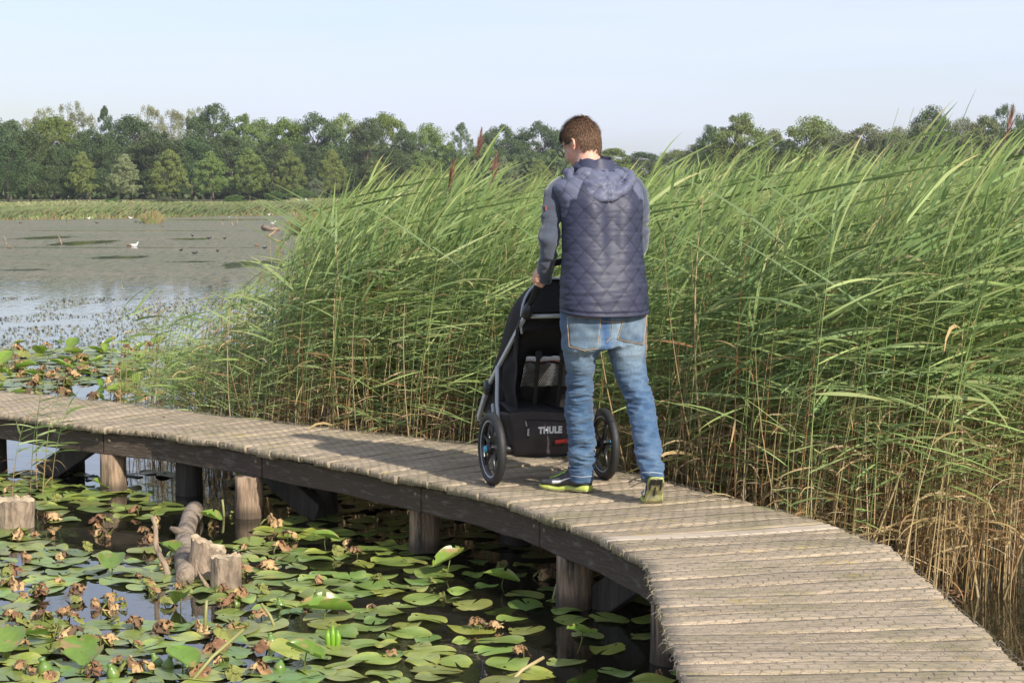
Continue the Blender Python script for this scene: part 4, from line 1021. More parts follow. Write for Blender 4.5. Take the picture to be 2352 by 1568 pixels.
big = [(-40, 262, 150, 250, 'round', 'oak'), (25, 278, 110, 262, 'round', 'oak'), (100, 246, 90, 300, 'airy', 'birch'), (170, 234, 100, 300, 'airy', 'birch'), (125, 268, 130, 268, 'round', 'lime'), (205, 300, 120, 250, 'round', 'oak'),
       (243, 243, 60, 280, 'tall', 'oak'), (300, 268, 125, 262, 'round', 'oak'), (345, 240, 80, 305, 'airy', 'birch'), (400, 250, 90, 306, 'airy', 'birch'), (445, 246, 80, 300, 'airy', 'birch'), (360, 300, 130, 255, 'round', 'oak'),
       (490, 240, 110, 275, 'round', 'oak'), (440, 320, 110, 258, 'round', 'oak'), (560, 262, 100, 272, 'tall', 'linden'), (530, 310, 120, 262, 'round', 'oak'), (600, 275, 90, 285, 'round', 'linden'), (655, 274, 95, 278, 'round', 'lime'), (625, 320, 110, 265, 'round', 'oak'),
       (725, 260, 120, 280, 'round', 'oak'), (790, 262, 100, 292, 'round', 'linden'), (700, 330, 100, 272, 'round', 'oak'), (845, 272, 90, 284, 'round', 'oak'), (885, 262, 100, 310, 'round', 'lime'), (930, 300, 90, 296, 'round', 'oak'), (985, 284, 95, 300, 'round', 'lime'), (805, 325, 70, 300, 'round', 'oak'), (900, 340, 90, 282, 'round', 'oak'), (960, 350, 90, 290, 'round', 'linden'),
       (1060, 281, 66, 310, 'tall', 'poplar'), (1025, 335, 90, 300, 'round', 'oak'), (1105, 330, 80, 306, 'round', 'linden'), (1150, 288, 105, 312, 'round', 'oak'), (1238, 280, 110, 312, 'round', 'oak'), (1195, 330, 100, 306, 'round', 'oak'), (1300, 300, 90, 320, 'round', 'oak'), (1270, 345, 90, 310, 'round', 'linden')]
desc = {('round', 'oak'): 'dark dense woodland tree', ('round', 'lime'): 'bright yellow-green rounded tree', ('airy', 'birch'): 'pale thin birch with sky showing through', ('tall', 'oak'): 'narrow dark tree standing above its neighbours', ('tall', 'linden'): 'narrow mid green tree', ('round', 'linden'): 'mid green woodland tree', ('tall', 'poplar'): 'slim grey-green poplar shaped tree with gaps'}
refs = sorted([(r[0], r[5]) for r in row])
where = lambda px: 'beyond the left picture edge row' if px < 20 else None
ordn = ['', 'second ', 'third ', 'fourth ', 'fifth ', 'sixth ', 'seventh ', 'eighth ', 'ninth ', 'tenth ', 'eleventh ', 'twelfth ', 'thirteenth ', 'fourteenth ', 'fifteenth ', 'sixteenth ', 'seventeenth ', 'eighteenth ', 'nineteenth ', 'twentieth ']
cnt = {}
for px, yt, wp, Y, kd, lf in sorted(big):
    k = (kd, lf); cnt[k] = cnt.get(k, 0) + 1; tot_ = sum(1 for b_ in big if (b_[4], b_[5]) == k)
    lb = desc[k] + (' behind the front row' if tot_ == 1 else (', leftmost of its kind' if cnt[k] == 1 else ', ' + ordn[cnt[k] - 1] + 'such from the left'))
    tree(px, yt, wp * 1.32, Y, kd, lf, lb, 'birch_tree' if lf == 'birch' else 'woodland_tree', group=G2, trunk=m_trunkb if lf == 'birch' else None)
G3 = 'trees seen above the reeds on the right'
right = [(1405, 342, 120, 330, 'round', 'lime', 'low bright green trees just right of the man\'s head'), (1475, 350, 110, 330, 'round', 'oak', 'low distant tree crown on the skyline, first right of the man'), (1560, 345, 110, 330, 'round', 'linden', 'low distant tree crown on the skyline, second right of the man'),
         (1632, 288, 62, 250, 'round', 'oak', 'small dark tree at the left of the right-hand group'), (1700, 262, 105, 240, 'round', 'linden', 'broad tree with gaps, tallest of the first right-hand group'), (1775, 300, 80, 245, 'round', 'willow', 'olive bushy tree filling the dip left of the round tree'),
         (1868, 268, 130, 230, 'round', 'linden', 'big round dense tree in the middle of the right skyline'), (1925, 300, 80, 225, 'airy', 'willow', 'feathery olive willow leaning on the big round tree'), (1990, 285, 120, 222, 'round', 'willow', 'olive willow with a broken top, left of the tall dark tree'), (2060, 290, 100, 218, 'airy', 'willow', 'feathery willow crown, left of the tall dark tree'),
         (2135, 244, 90, 230, 'round', 'oak', 'tall dark tree rising above the willows on the right'), (2125, 285, 130, 205, 'round', 'willow', 'olive willow crown in front of the tall dark tree'), (2210, 270, 110, 200, 'airy', 'willow', 'feathery pale willow between the two dark trees on the right'), (2262, 268, 90, 200, 'round', 'willow', 'willow crown just left of the dark tree at the right edge'),
         (2308, 236, 75, 200, 'airy', 'oak', 'dark gappy tree crown near the right picture edge'), (2375, 255, 100, 200, 'round', 'oak', 'dark tree crown cut by the right picture edge'), (2420, 300, 120, 190, 'round', 'willow', 'willow crown beyond the right picture edge')]
fillr = random.Random(9)
for i in range(16):
    px = 1600 + i * 52; right.append((px, np.interp(px, [1600, 1800, 1950, 2100, 2352], [334, 330, 325, 305, 292]) + fillr.uniform(-8, 8), 85, 255 - i * 3, 'round', 'oak' if i % 3 else 'willow', 'low skyline crown above the reeds, %slow crown from the left' % (ordn[i] if i else 'first ')))
for px, yt, wp, Y, kd, lf, lb in right:
    tree(px, yt, wp * 1.45, Y, kd, lf, lb, 'skyline_tree', group=G3, zb=.3)
for i, (px, yt, wp, Y, lf, lb) in enumerate([(630, 437, 46, 215, 'shrub', 'rounded green shrub beneath the slim pyramid trees'), (690, 432, 70, 212, 'shrub', 'wide bright green shrub left of the flying gull'), (725, 410, 44, 225, 'poplar', 'grey-green bush under the fourth pyramid tree'), (375, 452, 60, 205, 'willow', 'low round bush in the reed belt below the wide skirted tree'), (540, 446, 50, 205, 'shrub', 'low green bush between two pyramid trunks'), (260, 455, 50, 205, 'shrub', 'low bush left of the pale tree trunk'), (1190, 425, 90, 190, 'willow', 'yellowish bush on the far bank just left of the man'), (1060, 440, 60, 190, 'willow', 'brownish bush on the far bank behind the tallest plume'), (800, 440, 60, 215, 'shrub', 'low bush under the trees before the house')]):
    tree(px, yt, wp, Y, 'round', lf, lb, 'shrub', cat='shrub')
# understory hides the light gaps: a far wood that reads as one mass
for i, px in enumerate(range(-60, 1340, 45)):
    pass
V = []; g = np.random.default_rng(5); n = 26000
X = g.uniform(-100, 14, n); Yv = 292 + g.uniform(0, 14, n) + (X + 50) * .12; Zt = (1.92 + (437 - np.interp(1176 + F * X / Yv, [-60, 700, 950, 1100, 1340], [330, 335, 350, 370, 375])) * Yv / F)
Zv = .3 + g.random(n) * Zt * (.8 + .3 * g.random(n)); 
P = np.stack([X, Yv, Zv], 1); nn = g.normal(0, 1, (n, 3)); nn /= np.linalg.norm(nn, axis=1)[:, None]; a_ = np.cross(nn, g.normal(0, 1, (n, 3))); a_ /= np.linalg.norm(a_, axis=1)[:, None]; b_ = np.cross(nn, a_); sz = .42
V = np.stack([P - a_ * sz, P - b_ * sz, P + a_ * sz, P + b_ * sz], 1).reshape(-1, 3)
tag(link('far_wood', npmesh('far_wood', V, np.arange(n * 4).reshape(-1, 4)), m_leafs['oak']), 'dark depths of the wood behind the far trees', 'wood', kind='stuff')

# house with a red roof among the trees
hp = at(822, 437, 300); hr = empty('house', (hp.x, 300, .6), 'pale house with a red tiled roof half hidden behind the far trees', 'house')
m_wall = pmat('house_wall', (.55, .45, .36), .9, var=((.42, .33, .26), 1.5, .4, .6)); m_roof = pmat('roof_tiles', (.52, .15, .07), .8, var=((.40, .11, .06), 4, .4, .6)); m_glass = pmat('window_glass', (.03, .035, .04), .1)
mb = MB(); mb.box((0, 0, 1.5), (7.2, 5, 3.2)); mb.build('wall', m_wall, hr)
mb = MB(); mb.add([(-3.9, -2.9, 3.1), (3.9, -2.9, 3.1), (3.9, 0, 4.7), (-3.9, 0, 4.7), (-3.9, 2.9, 3.1), (3.9, 2.9, 3.1), (-3.9, -2.9, 2.95), (3.9, -2.9, 2.95), (-3.9, 2.9, 2.95), (3.9, 2.9, 2.95)], [(0, 1, 2, 3), (3, 2, 5, 4), (0, 3, 4, 8, 6), (1, 7, 9, 5, 2), (6, 7, 1, 0), (8, 4, 5, 9), (6, 8, 9, 7)])
rf = mb.build('roof', m_roof, hr); mb = MB(); mb.box((1.6, .5, 4.9), (.6, .6, 1.2)); mb.build('chimney', m_wall, rf)
for x in (-2.2, 0, 2.2):
    mb = MB(); mb.box((x, -2.53, 1.7), (1.0, .08, 1.3)); wdo = mb.build('window', pmat('window_frame_%d' % int(x * 10 + 30), (.7, .7, .68), .5), hr); mb = MB(); mb.box((x, -2.58, 1.7), (.8, .03, 1.1)); mb.build('pane', m_glass, wdo)

# birds
m_white = pmat('white_feathers', (.78, .77, .74), .7); m_black = pmat('black_feathers', (.02, .02, .022), .5); m_greyf = pmat('grey_feathers', (.40, .41, .43), .7); m_brownf = pmat('brown_feathers', (.22, .13, .07), .7, var=((.10, .06, .04), 20, .4, .6)); m_bill = pmat('bill_yellow', (.55, .25, .04), .5); m_billw = pmat('bill_white', (.8, .78, .72), .5)
def bird(pos, L_, yaw, mbody, mwing, mbill, label, cat, group, name, swim=True, legs=False, sc=1.0):
    root = empty(name, pos, label, cat, group, yaw)
    L_ *= .55; s_ = L_; z = .12 * s_ if swim else .42 * s_
    # body and head: one continuous surface along +x
    spine = [(-.52, .10, .012), (-.42, .08, .05), (-.25, .03, .125), (0, .0, .17), (.2, .02, .155), (.32, .10, .095), (.37, .22, .065), (.40, .31, .07), (.45, .35, .075), (.50, .345, .055), (.545, .33, .02)]
    mb = MB(); mb.tube([Vector((a * s_, 0, z + b * s_)) for a, b, c in spine], [c * s_ for a, b, c in spine], n=12, flat=.85, upv=(0, 0, 1)); bd = mb.build('body', mbody, root, smooth=True)
    mb = MB(); 
    for sg in (-1, 1):
        pts = [Vector((.18 * s_, sg * .125 * s_, z + .07 * s_)), Vector((0, sg * .15 * s_, z + .07 * s_)), Vector((-.3 * s_, sg * .10 * s_, z + .10 * s_)), Vector((-.58 * s_, sg * .03 * s_, z + .14 * s_))]
        m2 = MB(); m2.tube(pts, [.03 * s_, .085 * s_, .06 * s_, .01 * s_], n=8, flat=.4, upv=(0, 0, 1)); m2.build('wing', mwing, root, smooth=True)
    m2 = MB(); m2.tube([Vector((.53 * s_, 0, z + .335 * s_)), Vector((.60 * s_, 0, z + .32 * s_)), Vector((.66 * s_, 0, z + .305 * s_))], [.024 * s_, .018 * s_, .004 * s_], n=6); m2.build('beak', mbill, root, smooth=True)
    if legs:
        for sg in (-1, 1):
            m2 = MB(); m2.tube([Vector((-.02 * s_, sg * .06 * s_, z - .1 * s_)), Vector((0, sg * .06 * s_, 0))], .012 * s_, n=5); m2.build('leg', mbill, root)
    return root
def wp(px, py): return gp(px, py, 0)
GW = 'white gulls resting on the pond'; GC = 'black coots swimming on the pond'
gulls = [(204, 506, 1.0, 'white gull standing alone far out left of the brown tussock'), (300, 505, 3.0, 'white gull standing just left of the brown tussock'), (338, 503, .2, 'white gull perched beside the brown tussock'), (527, 504, 2, 'tiny white gull far out between tussock and driftwood'), (627, 524, .4, 'white gull on the end of the short driftwood log'), (688, 520, 2.8, 'white gull on the cut post near the reeds'), (617, 497, 0, 'pale gull by the dead branch on the far shore'),
         (905, 512, 1, 'leftmost white gull of the flock behind the reeds'), (920, 514, 2.2, 'second white gull of the flock behind the reeds'), (955, 506, .3, 'third white gull of the flock behind the reeds'), (985, 509, 2.7, 'fourth white gull of the flock behind the reeds'), (1090, 512, .6, 'rightmost white gull of the flock behind the reeds'), (1122, 509, 2, 'white gull near the bush left of the man')]
for px, py, yw, lb in gulls:
    p = wp(px, py); p.z = .14 if px in (627,) else .0
    bird(p, .5, yw, m_white, m_greyf if px % 2 else m_white, m_bill, lb, 'gull', GW, 'gull', legs=True, swim=False)
coots = [(47, 513, 'tiny black coot far out at the left edge'), (153, 509, 'black coot far out left of the lone gull'), (222, 513, 'black coot swimming left of the tussock'), (312, 511, 'left black coot of the pair before the tussock'), (322, 512, 'right black coot of the pair before the tussock'), (442, 543, 'black coot in the dark streak in mid pond'), (481, 548, 'black coot right of the dark streak'), (516, 549, 'small black coot left of the long branch'), (416, 576, 'left black coot of the near trio'), (447, 583, 'middle black coot of the near trio with a white bill'), (500, 578, 'right black coot of the near trio'), (608, 571, 'black coot below the long forked branch'), (660, 550, 'black coot hidden by the first reed leaves'), (655, 530, 'black coot between the branch and the cut post')]
for i, (px, py, lb) in enumerate(coots): bird(wp(px, py), .36 if py < 560 else .34, (i * 1.7) % 6.28 if i % 3 else .2, m_black, m_black, m_billw, lb, 'coot', GC, 'coot')
bird(wp(308, 566), .52, .1, m_white, m_white, m_bill, 'white duck swimming in mid pond next to a brown one', 'duck', None, 'white_duck')
bird(wp(296, 566), .44, 2.9, m_brownf, m_brownf, m_bill, 'brown duck swimming close to the white duck', 'duck', None, 'brown_duck')
for px, py, lb in ((22, 571, 'brown duck near the left picture edge'), (374, 521, 'brown duck left of the dark streak'), (590, 566, 'brown duck at the foot of the forked branch')): bird(wp(px, py), .42, 1.0, m_brownf, m_brownf, m_bill, lb, 'duck', 'brown ducks on the pond', 'brown_duck')
# flying gull
p = at(699, 461, 150); rt = empty('flying_gull', p, 'white gull flying low over the far reed belt', 'gull', None, 2.6)
mb = MB(); mb.tube([Vector((a, 0, b)) for a, b in ((-.28, .02), (-.1, 0), (.1, 0), (.24, .03), (.30, .03))], [.01, .07, .08, .045, .015], n=10); mb.build('body', m_white, rt, smooth=True)
for sg in (-1, 1):
    mb = MB(); mb.tube([Vector((.02, sg * .05, .02)), Vector((.05, sg * .28, .16)), Vector((-.05, sg * .62, .10))], [.09, .07, .01], n=8, flat=.15, upv=(1, 0, 0)); mb.build('wing', m_greyf, rt, smooth=True)
# driftwood, tussock, posts in the pond
m_drift = pmat('driftwood', (.34, .25, .17), .9, var=((.15, .10, .07), 8, .4, .65), bump=(20, .6, .02))
def branch(pts, rads, label, name='driftwood'):
    mb = MB(); f = []; rr = []
    for i in range(len(pts) - 1):
        for k in range(5):
            t = k / 5; q = Vector(pts[i]).lerp(Vector(pts[i + 1]), t); q += Vector((mnoise.noise(q * 2), 0, mnoise.noise(q * 3))) * rads[i] * .7; f.append(q); rr.append(rads[i] * (1 - t) + rads[i + 1] * t)
    f.append(Vector(pts[-1])); rr.append(rads[-1]); mb.tube(f, rr, n=8); tag(mb.build(name, m_drift, smooth=True), label, 'driftwood')
branch([gp(604, 525, .1), gp(630, 527, .08), gp(648, 530, 0)], [.14, .10, .04], 'short driftwood log with a gull on its end')
a = gp(616, 542, 0); Y1 = a.y; branch([a, at(630, 532, Y1), at(648, 520, Y1)], [.07, .05, .02], 'dark forked branch rising from the pond towards the reeds')
a = gp(657, 558, 0); Y1 = a.y; branch([a, at(635, 553, Y1), at(612, 543, Y1 + .1)], [.05, .045, .02], 'long pale branch rising left out of the pond')
a = gp(620, 494, 0); Y1 = a.y; branch([a, at(612, 482, Y1), at(603, 475, Y1)], [.09, .06, .02], 'dead white branch sticking up at the far shore')
branch([at(705, 513, 100), at(722, 520, 97), at(748, 545, 80)], [.16, .13, .10], 'thick brown log slanting behind the first reeds')
for px, py, h, lb in ((142, 562, .34, 'pair of short dead stems standing in the pond at the left'), (248, 504, .3, 'dead stem near the far shore at the left'), (252, 505, .4, 'slanting dead stem near the far shore at the left'), (535, 520, .3, 'thin dead stem in mid pond'), (513, 519, .25, 'thin short dead stem left of the driftwood'), (15, 560, .3, 'dead stem near the left picture edge'), (546, 518, .55, 'taller thin dead stem left of the driftwood log')):
    a = gp(px, py, 0); branch([a, a + Vector((-.05, 0, h * .6)), a + Vector((-.12, 0, h))], [.03, .02, .01], lb, 'dead_stem')
a = gp(689, 535, 0); mb = MB(); mb.lathe(a, (0, 0, 1), [(.42, -.1), (.36, .3), (.27, .75), (.25, .82), (.01, .84)], n=14); tag(mb.build('cut_post', m_drift, smooth=True), 'cut tree stump standing in the pond at the edge of the reeds', 'tree stump')
def tuss(a, r, h, label, n=900, sd_=1, dry=.6):
    g = random.Random(sd_); V = []; Fq = []; Cl = []
    for k in range(n):
        t = g.uniform(0, 6.28); q = r * g.random() ** .6; x, y = a.x + math.cos(t) * q, a.y + math.sin(t) * q * .8; H = h * g.uniform(.5, 1.1) * (1 - .5 * (q / r) ** 2); dx = math.cos(t) * q * .6 + g.gauss(.03, .06)
        b = len(V); V += [(x - .02, y, 0), (x + .02, y, 0), (x + dx + .006, y, H), (x + dx - .006, y, H)]; Fq.append((b, b + 1, b + 2, b + 3))
        c = (.30, .22, .12) if g.random() < dry else (.15, .20, .06); Cl += [c, c, [q_ * 1.1 for q_ in c], [q_ * 1.1 for q_ in c]]
    tag(link('tussock', npmesh('tussock', V, np.array(Fq), np.array(Cl)), m_bank), label, 'tussock')
tuss(gp(350, 513, 0), .5, .75, 'small brown grass tussock standing in the pond with green tips', sd_=3)
isl = [((738, 540), 1.1, 1.15, .35, 'green and brown reed tussock on the islet behind the first reeds'), ((860, 520), 2.2, .6, .8, 'low brown islet where the gulls rest'), ((1000, 515), 2.5, .6, .8, 'second low brown islet behind the reeds'), ((930, 500), 2.5, .9, .5, 'grassy islet behind the gull flock'), ((860, 495), 2.2, 1.1, .5, 'reddish tussock near the far shore behind the reeds')]
for i, (pp, r, h, dr, lb) in enumerate(isl): tuss(gp(*pp, 0), r, h, lb, n=1800, sd_=20 + i, dry=dr)
# ------------------------------------------------------------------ stroller
m_tyre = pmat('tyre_rubber', (.018, .018, .018), .6, bump=(60, .7, .004), var=((.10, .085, .06), 55, .66, .74)); m_rim = pmat('black_rim', (.015, .015, .017), .32); m_refl = pmat('grey_reflective', (.42, .44, .47), .45)
m_alu = pmat('brushed_aluminium', (.46, .47, .46), .4, metal=.4); m_plast = pmat('black_plastic', (.016, .016, .018), .42); m_fab = pmat('charcoal_fabric', (.011, .010, .010), .8, bump=(120, .25, .002), var=((.018, .016, .016), 6, .4, .6), spec=.3)
m_bask = pmat('brown_grey_fabric', (.055, .045, .043), .8, bump=(200, .3, .001), var=((.035, .029, .028), 9, .4, .6)); m_blue = pmat('blue_cap', (.05, .38, .60), .3); m_red = pmat('red_plastic', (.62, .04, .025), .4); m_text = pmat('white_print', (.78, .78, .78), .6)
m_foam = pmat('foam_grip', (.012, .012, .012), .8); m_cloth = pmat('white_cloth', (.85, .84, .82), .85, var=((.55, .53, .52), 20, .45, .6)); m_orange = pmat('orange_trim', (.60, .12, .04), .7)
wl = gp(1130, 1114, DECK); wr_ = gp(1387, 1101, DECK); ax0 = (wr_ - wl); ax0.z = 0; track = ax0.length; SYAW = math.atan2(ax0.y, ax0.x)
st = empty('stroller', (wl + wr_) / 2, 'black three-wheeled jogging stroller with silver frame pushed along the boardwalk', 'stroller', None, SYAW)
SM = Matrix.Translation((wl + wr_) / 2) @ Matrix.Rotation(SYAW, 4, 'Z')
H = track / 2
def wheel(c, r, tr, side):
    w_ = empty('wheel', c); w_.parent = st
    if side is not None: pass
    X = Vector((1, 0, 0)); mb = MB(); n = 56; k = 12; V = []; Fq = []
    for i in range(n):
        a = 2 * math.pi * i / n
        for j in range(k):
            b = 2 * math.pi * j / k; q = tr * (1 + (.07 if (i + (j % 2)) % 2 and abs(math.sin(b)) < .75 and math.cos(b) > 0 else 0)); rr = r - tr + q * math.cos(b)
            V.append(Vector((q * .98 * math.sin(b), rr * math.cos(a), rr * math.sin(a))))
    for i in range(n):
        for j in range(k): Fq.append((i * k + j, i * k + (j + 1) % k, ((i + 1) % n) * k + (j + 1) % k, ((i + 1) % n) * k + j))
    mb.add(V, Fq); mb.build('tyre', m_tyre, w_, smooth=True)
    mb = MB(); ro = r - tr * 1.75; mb.lathe((0, 0, 0), X, [(ro + .007, -.014), (ro - .006, -.013), (ro - .013, 0), (ro - .006, .013), (ro + .007, .014), (ro + .007, -.014)], n=48); mb.build('rim', m_rim, w_, smooth=True)
    mb = MB(); 
    for sg in (-1, 1): mb.lathe((0, 0, 0), X, [(ro + .007, sg * .0145), (ro + .001, sg * .0155), (ro - .005, sg * .0138)], n=48)
    mb.build('reflective_ring', m_refl, w_, smooth=True)
    for i in range(5):
        a = 2 * math.pi * i / 5 + .5; d = Vector((0, math.cos(a), math.sin(a))); mb = MB()
        mb.tube([d * .018, d * ro * .5, d * (ro - .004)], [.015, .0095, .0085], n=8, flat=.7, upv=(1, 0, 0)); mb.build('spoke', m_rim, w_, smooth=True)
    mb = MB(); mb.lathe((0, 0, 0), X, [(.0, -.032), (.020, -.030), (.027, -.016), (.027, .016), (.020, .030), (0, .032)], n=20); mb.build('hub', m_rim, w_, smooth=True)
    if side:
        mb = MB(); mb.lathe((side * .031, 0, 0), X * side, [(.017, 0), (.017, .007), (.012, .011), (.0, .012)], n=20); mb.build('hub_cap', m_blue, w_, smooth=True)
    return w_
wh = wheel((-H, 0, .187), .187, .024, -1); wheel((H, 0, .187), .187, .024, 1); fw_ = wheel((0, .88, .152), .152, .021, None)
wh['label'] = 'rear wheel on the left with a bright blue hub cap'; fw_['label'] = 'smaller front wheel seen through the spokes'
def sp_(name, mb, m, parent=st, **k): return mb.build(name, m, parent, **k)
def flatbar(mb, a, b, w, t):
    a, b = Vector(a), Vector(b); d = (b - a).normalized(); s_ = Vector((1, 0, 0)); u = d.cross(s_).normalized(); s_ = u.cross(d)
    vs = []
    for e in (a, b):
        for x, y in ((-1, -1), (1, -1), (1, 1), (-1, 1)): vs.append(e + s_ * x * t / 2 + u * y * w / 2)
    mb.add(vs, [(3, 2, 1, 0), (4, 5, 6, 7), (0, 1, 5, 4), (1, 2, 6, 5), (2, 3, 7, 6), (3, 0, 4, 7)])
HUB = (-.19, -.20, .885); PB = (-.245, .225, .50); PC = (-.25, .375, .33)
for sg in (-1, 1):
    m = lambda p: (abs(p[0]) * sg, p[1], p[2])
    mb = MB(); flatbar(mb, m(HUB), m(PB), .028, .016); fr = sp_('side_frame', mb, m_alu, bevel=.004)
    mb = MB(); flatbar(mb, m((-.248, .27, .455)), m((-.25, .40, .30)), .034, .018); flatbar(mb, m((-.25, .40, .30)), m((-.05, .80, .19)), .03, .018); sp_('lower_frame', mb, m_alu, bevel=.003)
    mb = MB(); mb.lathe(m((-.246, .245, .475)), (1, 0, 0), [(0, -.02), (.036, -.018), (.036, .018), (0, .02)], n=18); sp_('pivot_joint', mb, m_plast, smooth=True)
    mb = MB(); mb.tube([m((-.19, -.19, .875)), m((-.19, -.215, .90)), m((-.185, -.245, .935))], [.030, .034, .021], n=12, flat=.8); sp_('handle_joint', mb, m_plast, smooth=True)
    mb = MB(); mb.tube([m((-.245, .10, .60)), m((-.25, .085, .52)), m((-.25, .09, .42)), m((-.25, .06, .30)), m((-.24, .01, .19))], .0105, n=10); sp_('rear_strut', mb, m_refl, smooth=True)
    mb = MB(); flatbar(mb, m((-.25, .16, .40)), m((-.255, .10, .24)), .022, .012); sp_('brace_strut', mb, m_refl, bevel=.002)
mb = MB(); hp_ = [(-.185, -.245, .935), (-.175, -.30, 1.01), (-.166, -.35, 1.07), (-.155, -.385, 1.115), (-.12, -.405, 1.145), (-.06, -.41, 1.155), (0, -.41, 1.157), (.06, -.41, 1.155), (.12, -.405, 1.145), (.155, -.385, 1.115), (.166, -.35, 1.07), (.175, -.30, 1.01), (.185, -.245, .935)]
mb.tube(hp_, [.0135] + [.0175] * 11 + [.0135], n=12); sp_('handlebar', mb, m_foam, smooth=True)
mb = MB(); mb.tube([(-.18, -.20, .872), (.18, -.20, .872)], .011, n=10); sp_('cross_bar', mb, m_alu, smooth=True)
mb = MB(); mb.tube([(-H + .03, 0, .187), (-.2, 0, .18), (.2, 0, .18), (H - .03, 0, .187)], [.024, .021, .021, .024], n=10); sp_('rear_axle', mb, m_plast, smooth=True)
mb = MB()
for sg in (-1, 1): mb.tube([(sg * .05, .80, .19), (sg * .035, .86, .16)], .012, n=8)
mb.tube([(-.05, .80, .195), (0, .78, .22), (.05, .80, .195)], .02, n=8); sp_('front_fork', mb, m_plast, smooth=True)
# seat shell: sloping back panel with side walls, sampled as a grid with folds
def sheet(name, fn, nu, nv, m, parent=st, thick=.004):
    V = [fn(i / nu, j / nv) for j in range(nv + 1) for i in range(nu + 1)]; W = nu + 1
    Fq = [(j * W + i, j * W + i + 1, j * W + W + i + 1, j * W + W + i) for j in range(nv) for i in range(nu)]
    me = bpy.data.meshes.new(name); me.from_pydata([tuple(v) for v in V], [], Fq); me.update(); o = link(name, me, m, parent, smooth=True)
    md = o.modifiers.new('Solidify', 'SOLIDIFY'); md.thickness = thick; return o
def seatfn(u, v):
    # u across (-1..1 wraps to the sides), v from top (0) to bottom (1)
    x = (u * 2 - 1); z = .90 - .56 * v; yb = -.19 + .33 * v + .05 * math.sin(v * 3); w = .175 + .055 * v
    a = abs(x); side = max(0, a - .72) / .28
    xx = math.copysign(min(a, .78) / .78 * w + .006 * side, x); yy = yb + .20 * side - .015 * (1 - a)
    q = Vector((x * 2, v * 6, 1)); nz = mnoise.noise(q * 1.5) * .014
    return Vector((xx + nz * side, yy + nz, z + .004 * mnoise.noise(q * 3)))
sheet('seat', seatfn, 40, 40, m_fab)
def seatside(sg):
    def f(u, v):
        y = -.15 + .60 * u; zt = .88 - .52 * u ** .8; zb = .36 + .0 * u - .02; z = zt * (1 - v) + zb * v; q = Vector((u * 5, v * 5, sg))
        return Vector((sg * (.20 + .04 * u + .012 * mnoise.noise(q) + .010 * math.sin(u * 22 + v * 4)), y + .10 * v * (1 - u), z))
    return f
for sg in (-1, 1): sheet('side_panel', seatside(sg), 30, 20, m_fab)
# canopy: dome of three hoops
def canfn(u, v):
    a = math.pi * u; t = v          # a across, t from rear hoop to front edge
    w = .195 + .02 * math.sin(math.pi * t); y = -.14 + .35 * t; top = .985 + .075 * math.sin(math.pi * (.35 + t * .6)) - .07 * t
    base = .80 - .22 * t - .02
    ca, sa = math.cos(a), math.sin(a) ** .72
    rb = .010 * abs(math.sin(math.pi * t * 3)) 
    return Vector((-w * ca * (1 - .10 * sa * 0), y + .06 * sa * (1 - t), base + (top - base) * sa - rb * sa * .6))
sheet('canopy', canfn, 36, 24, m_fab)
mb = MB(); mb.tube([canfn(i / 30, 0) + Vector((0, -.003, .003)) for i in range(31)], .0065, n=8); sp_('canopy_piping', mb, m_refl, smooth=True)
def backfn(u, v):
    a = math.pi * u; q = canfn(u, 0); return Vector((q.x, q.y + .015, q.z)).lerp(Vector((q.x * .95, -.17, .80)), v)
sheet('canopy_back', backfn, 30, 10, m_fab)
# pocket of mesh net with white blanket
def pk(x, z): return Vector((x, -.19 + .33 * ((.90 - z) / .56) - .035 - .03 * math.sin((x + .17) * 9.2), z))
def blanket(u, v): return pk(-.145 + .29 * u, .66 - .16 * v) + Vector((0, .020 + .012 * mnoise.noise(Vector((u * 6, v * 4, 0))), .010 * mnoise.noise(Vector((u * 7, 3, 0)))))
sheet('blanket', blanket, 26, 12, m_cloth)
mb = MB(); mb.tube([blanket(i / 12 * .6 + .02, .16) + Vector((0, -.004, 0)) for i in range(13)], .003, n=5); sp_('blanket_trim', mb, m_orange)
mb = MB()
for side in (0, 1):
    x0, x1 = ((-.155, -.02), (.0, .155))[side]; N_ = 16
    def q(u, v): x = x0 + (x1 - x0) * u; z = .625 - .20 * v * (.72 + .28 * math.sin(math.pi * u)) ; return pk(x, z) + Vector((0, -.018 * math.sin(math.pi * u) - .006, 0))
    for i in range(-N_, N_ + 1):
        for sgn in (-1, 1):
            pts = []
            for j in range(9):
                v = j / 8; u = i / N_ + sgn * v * .9 + (0 if sgn > 0 else .0)
                if 0 <= u <= 1: pts.append(q(u, v))
            if len(pts) > 1: mb.tube(pts, .0018, n=4, cap=False)
sp_('net_pocket', mb, m_foam)
mb = MB(); mb.tube([pk(-.16 + .32 * i / 20, .63) + Vector((0, -.014, .004 * math.sin(i))) for i in range(21)], .006, n=6); sp_('pocket_hem', mb, m_fab, smooth=True)
for x in (-.105, .02):
    mb = MB(); flatbar(mb, pk(x, .68) + Vector((0, -.03, 0)), pk(x + .03, .37) + Vector((0, -.05, 0)), .003, .022); o = sp_('strap', mb, m_foam); mb = MB(); mb.box(pk(x, .672) + Vector((0, -.035, 0)), (.034, .014, .04)); mb.build('buckle', m_plast, o, bevel=.004)
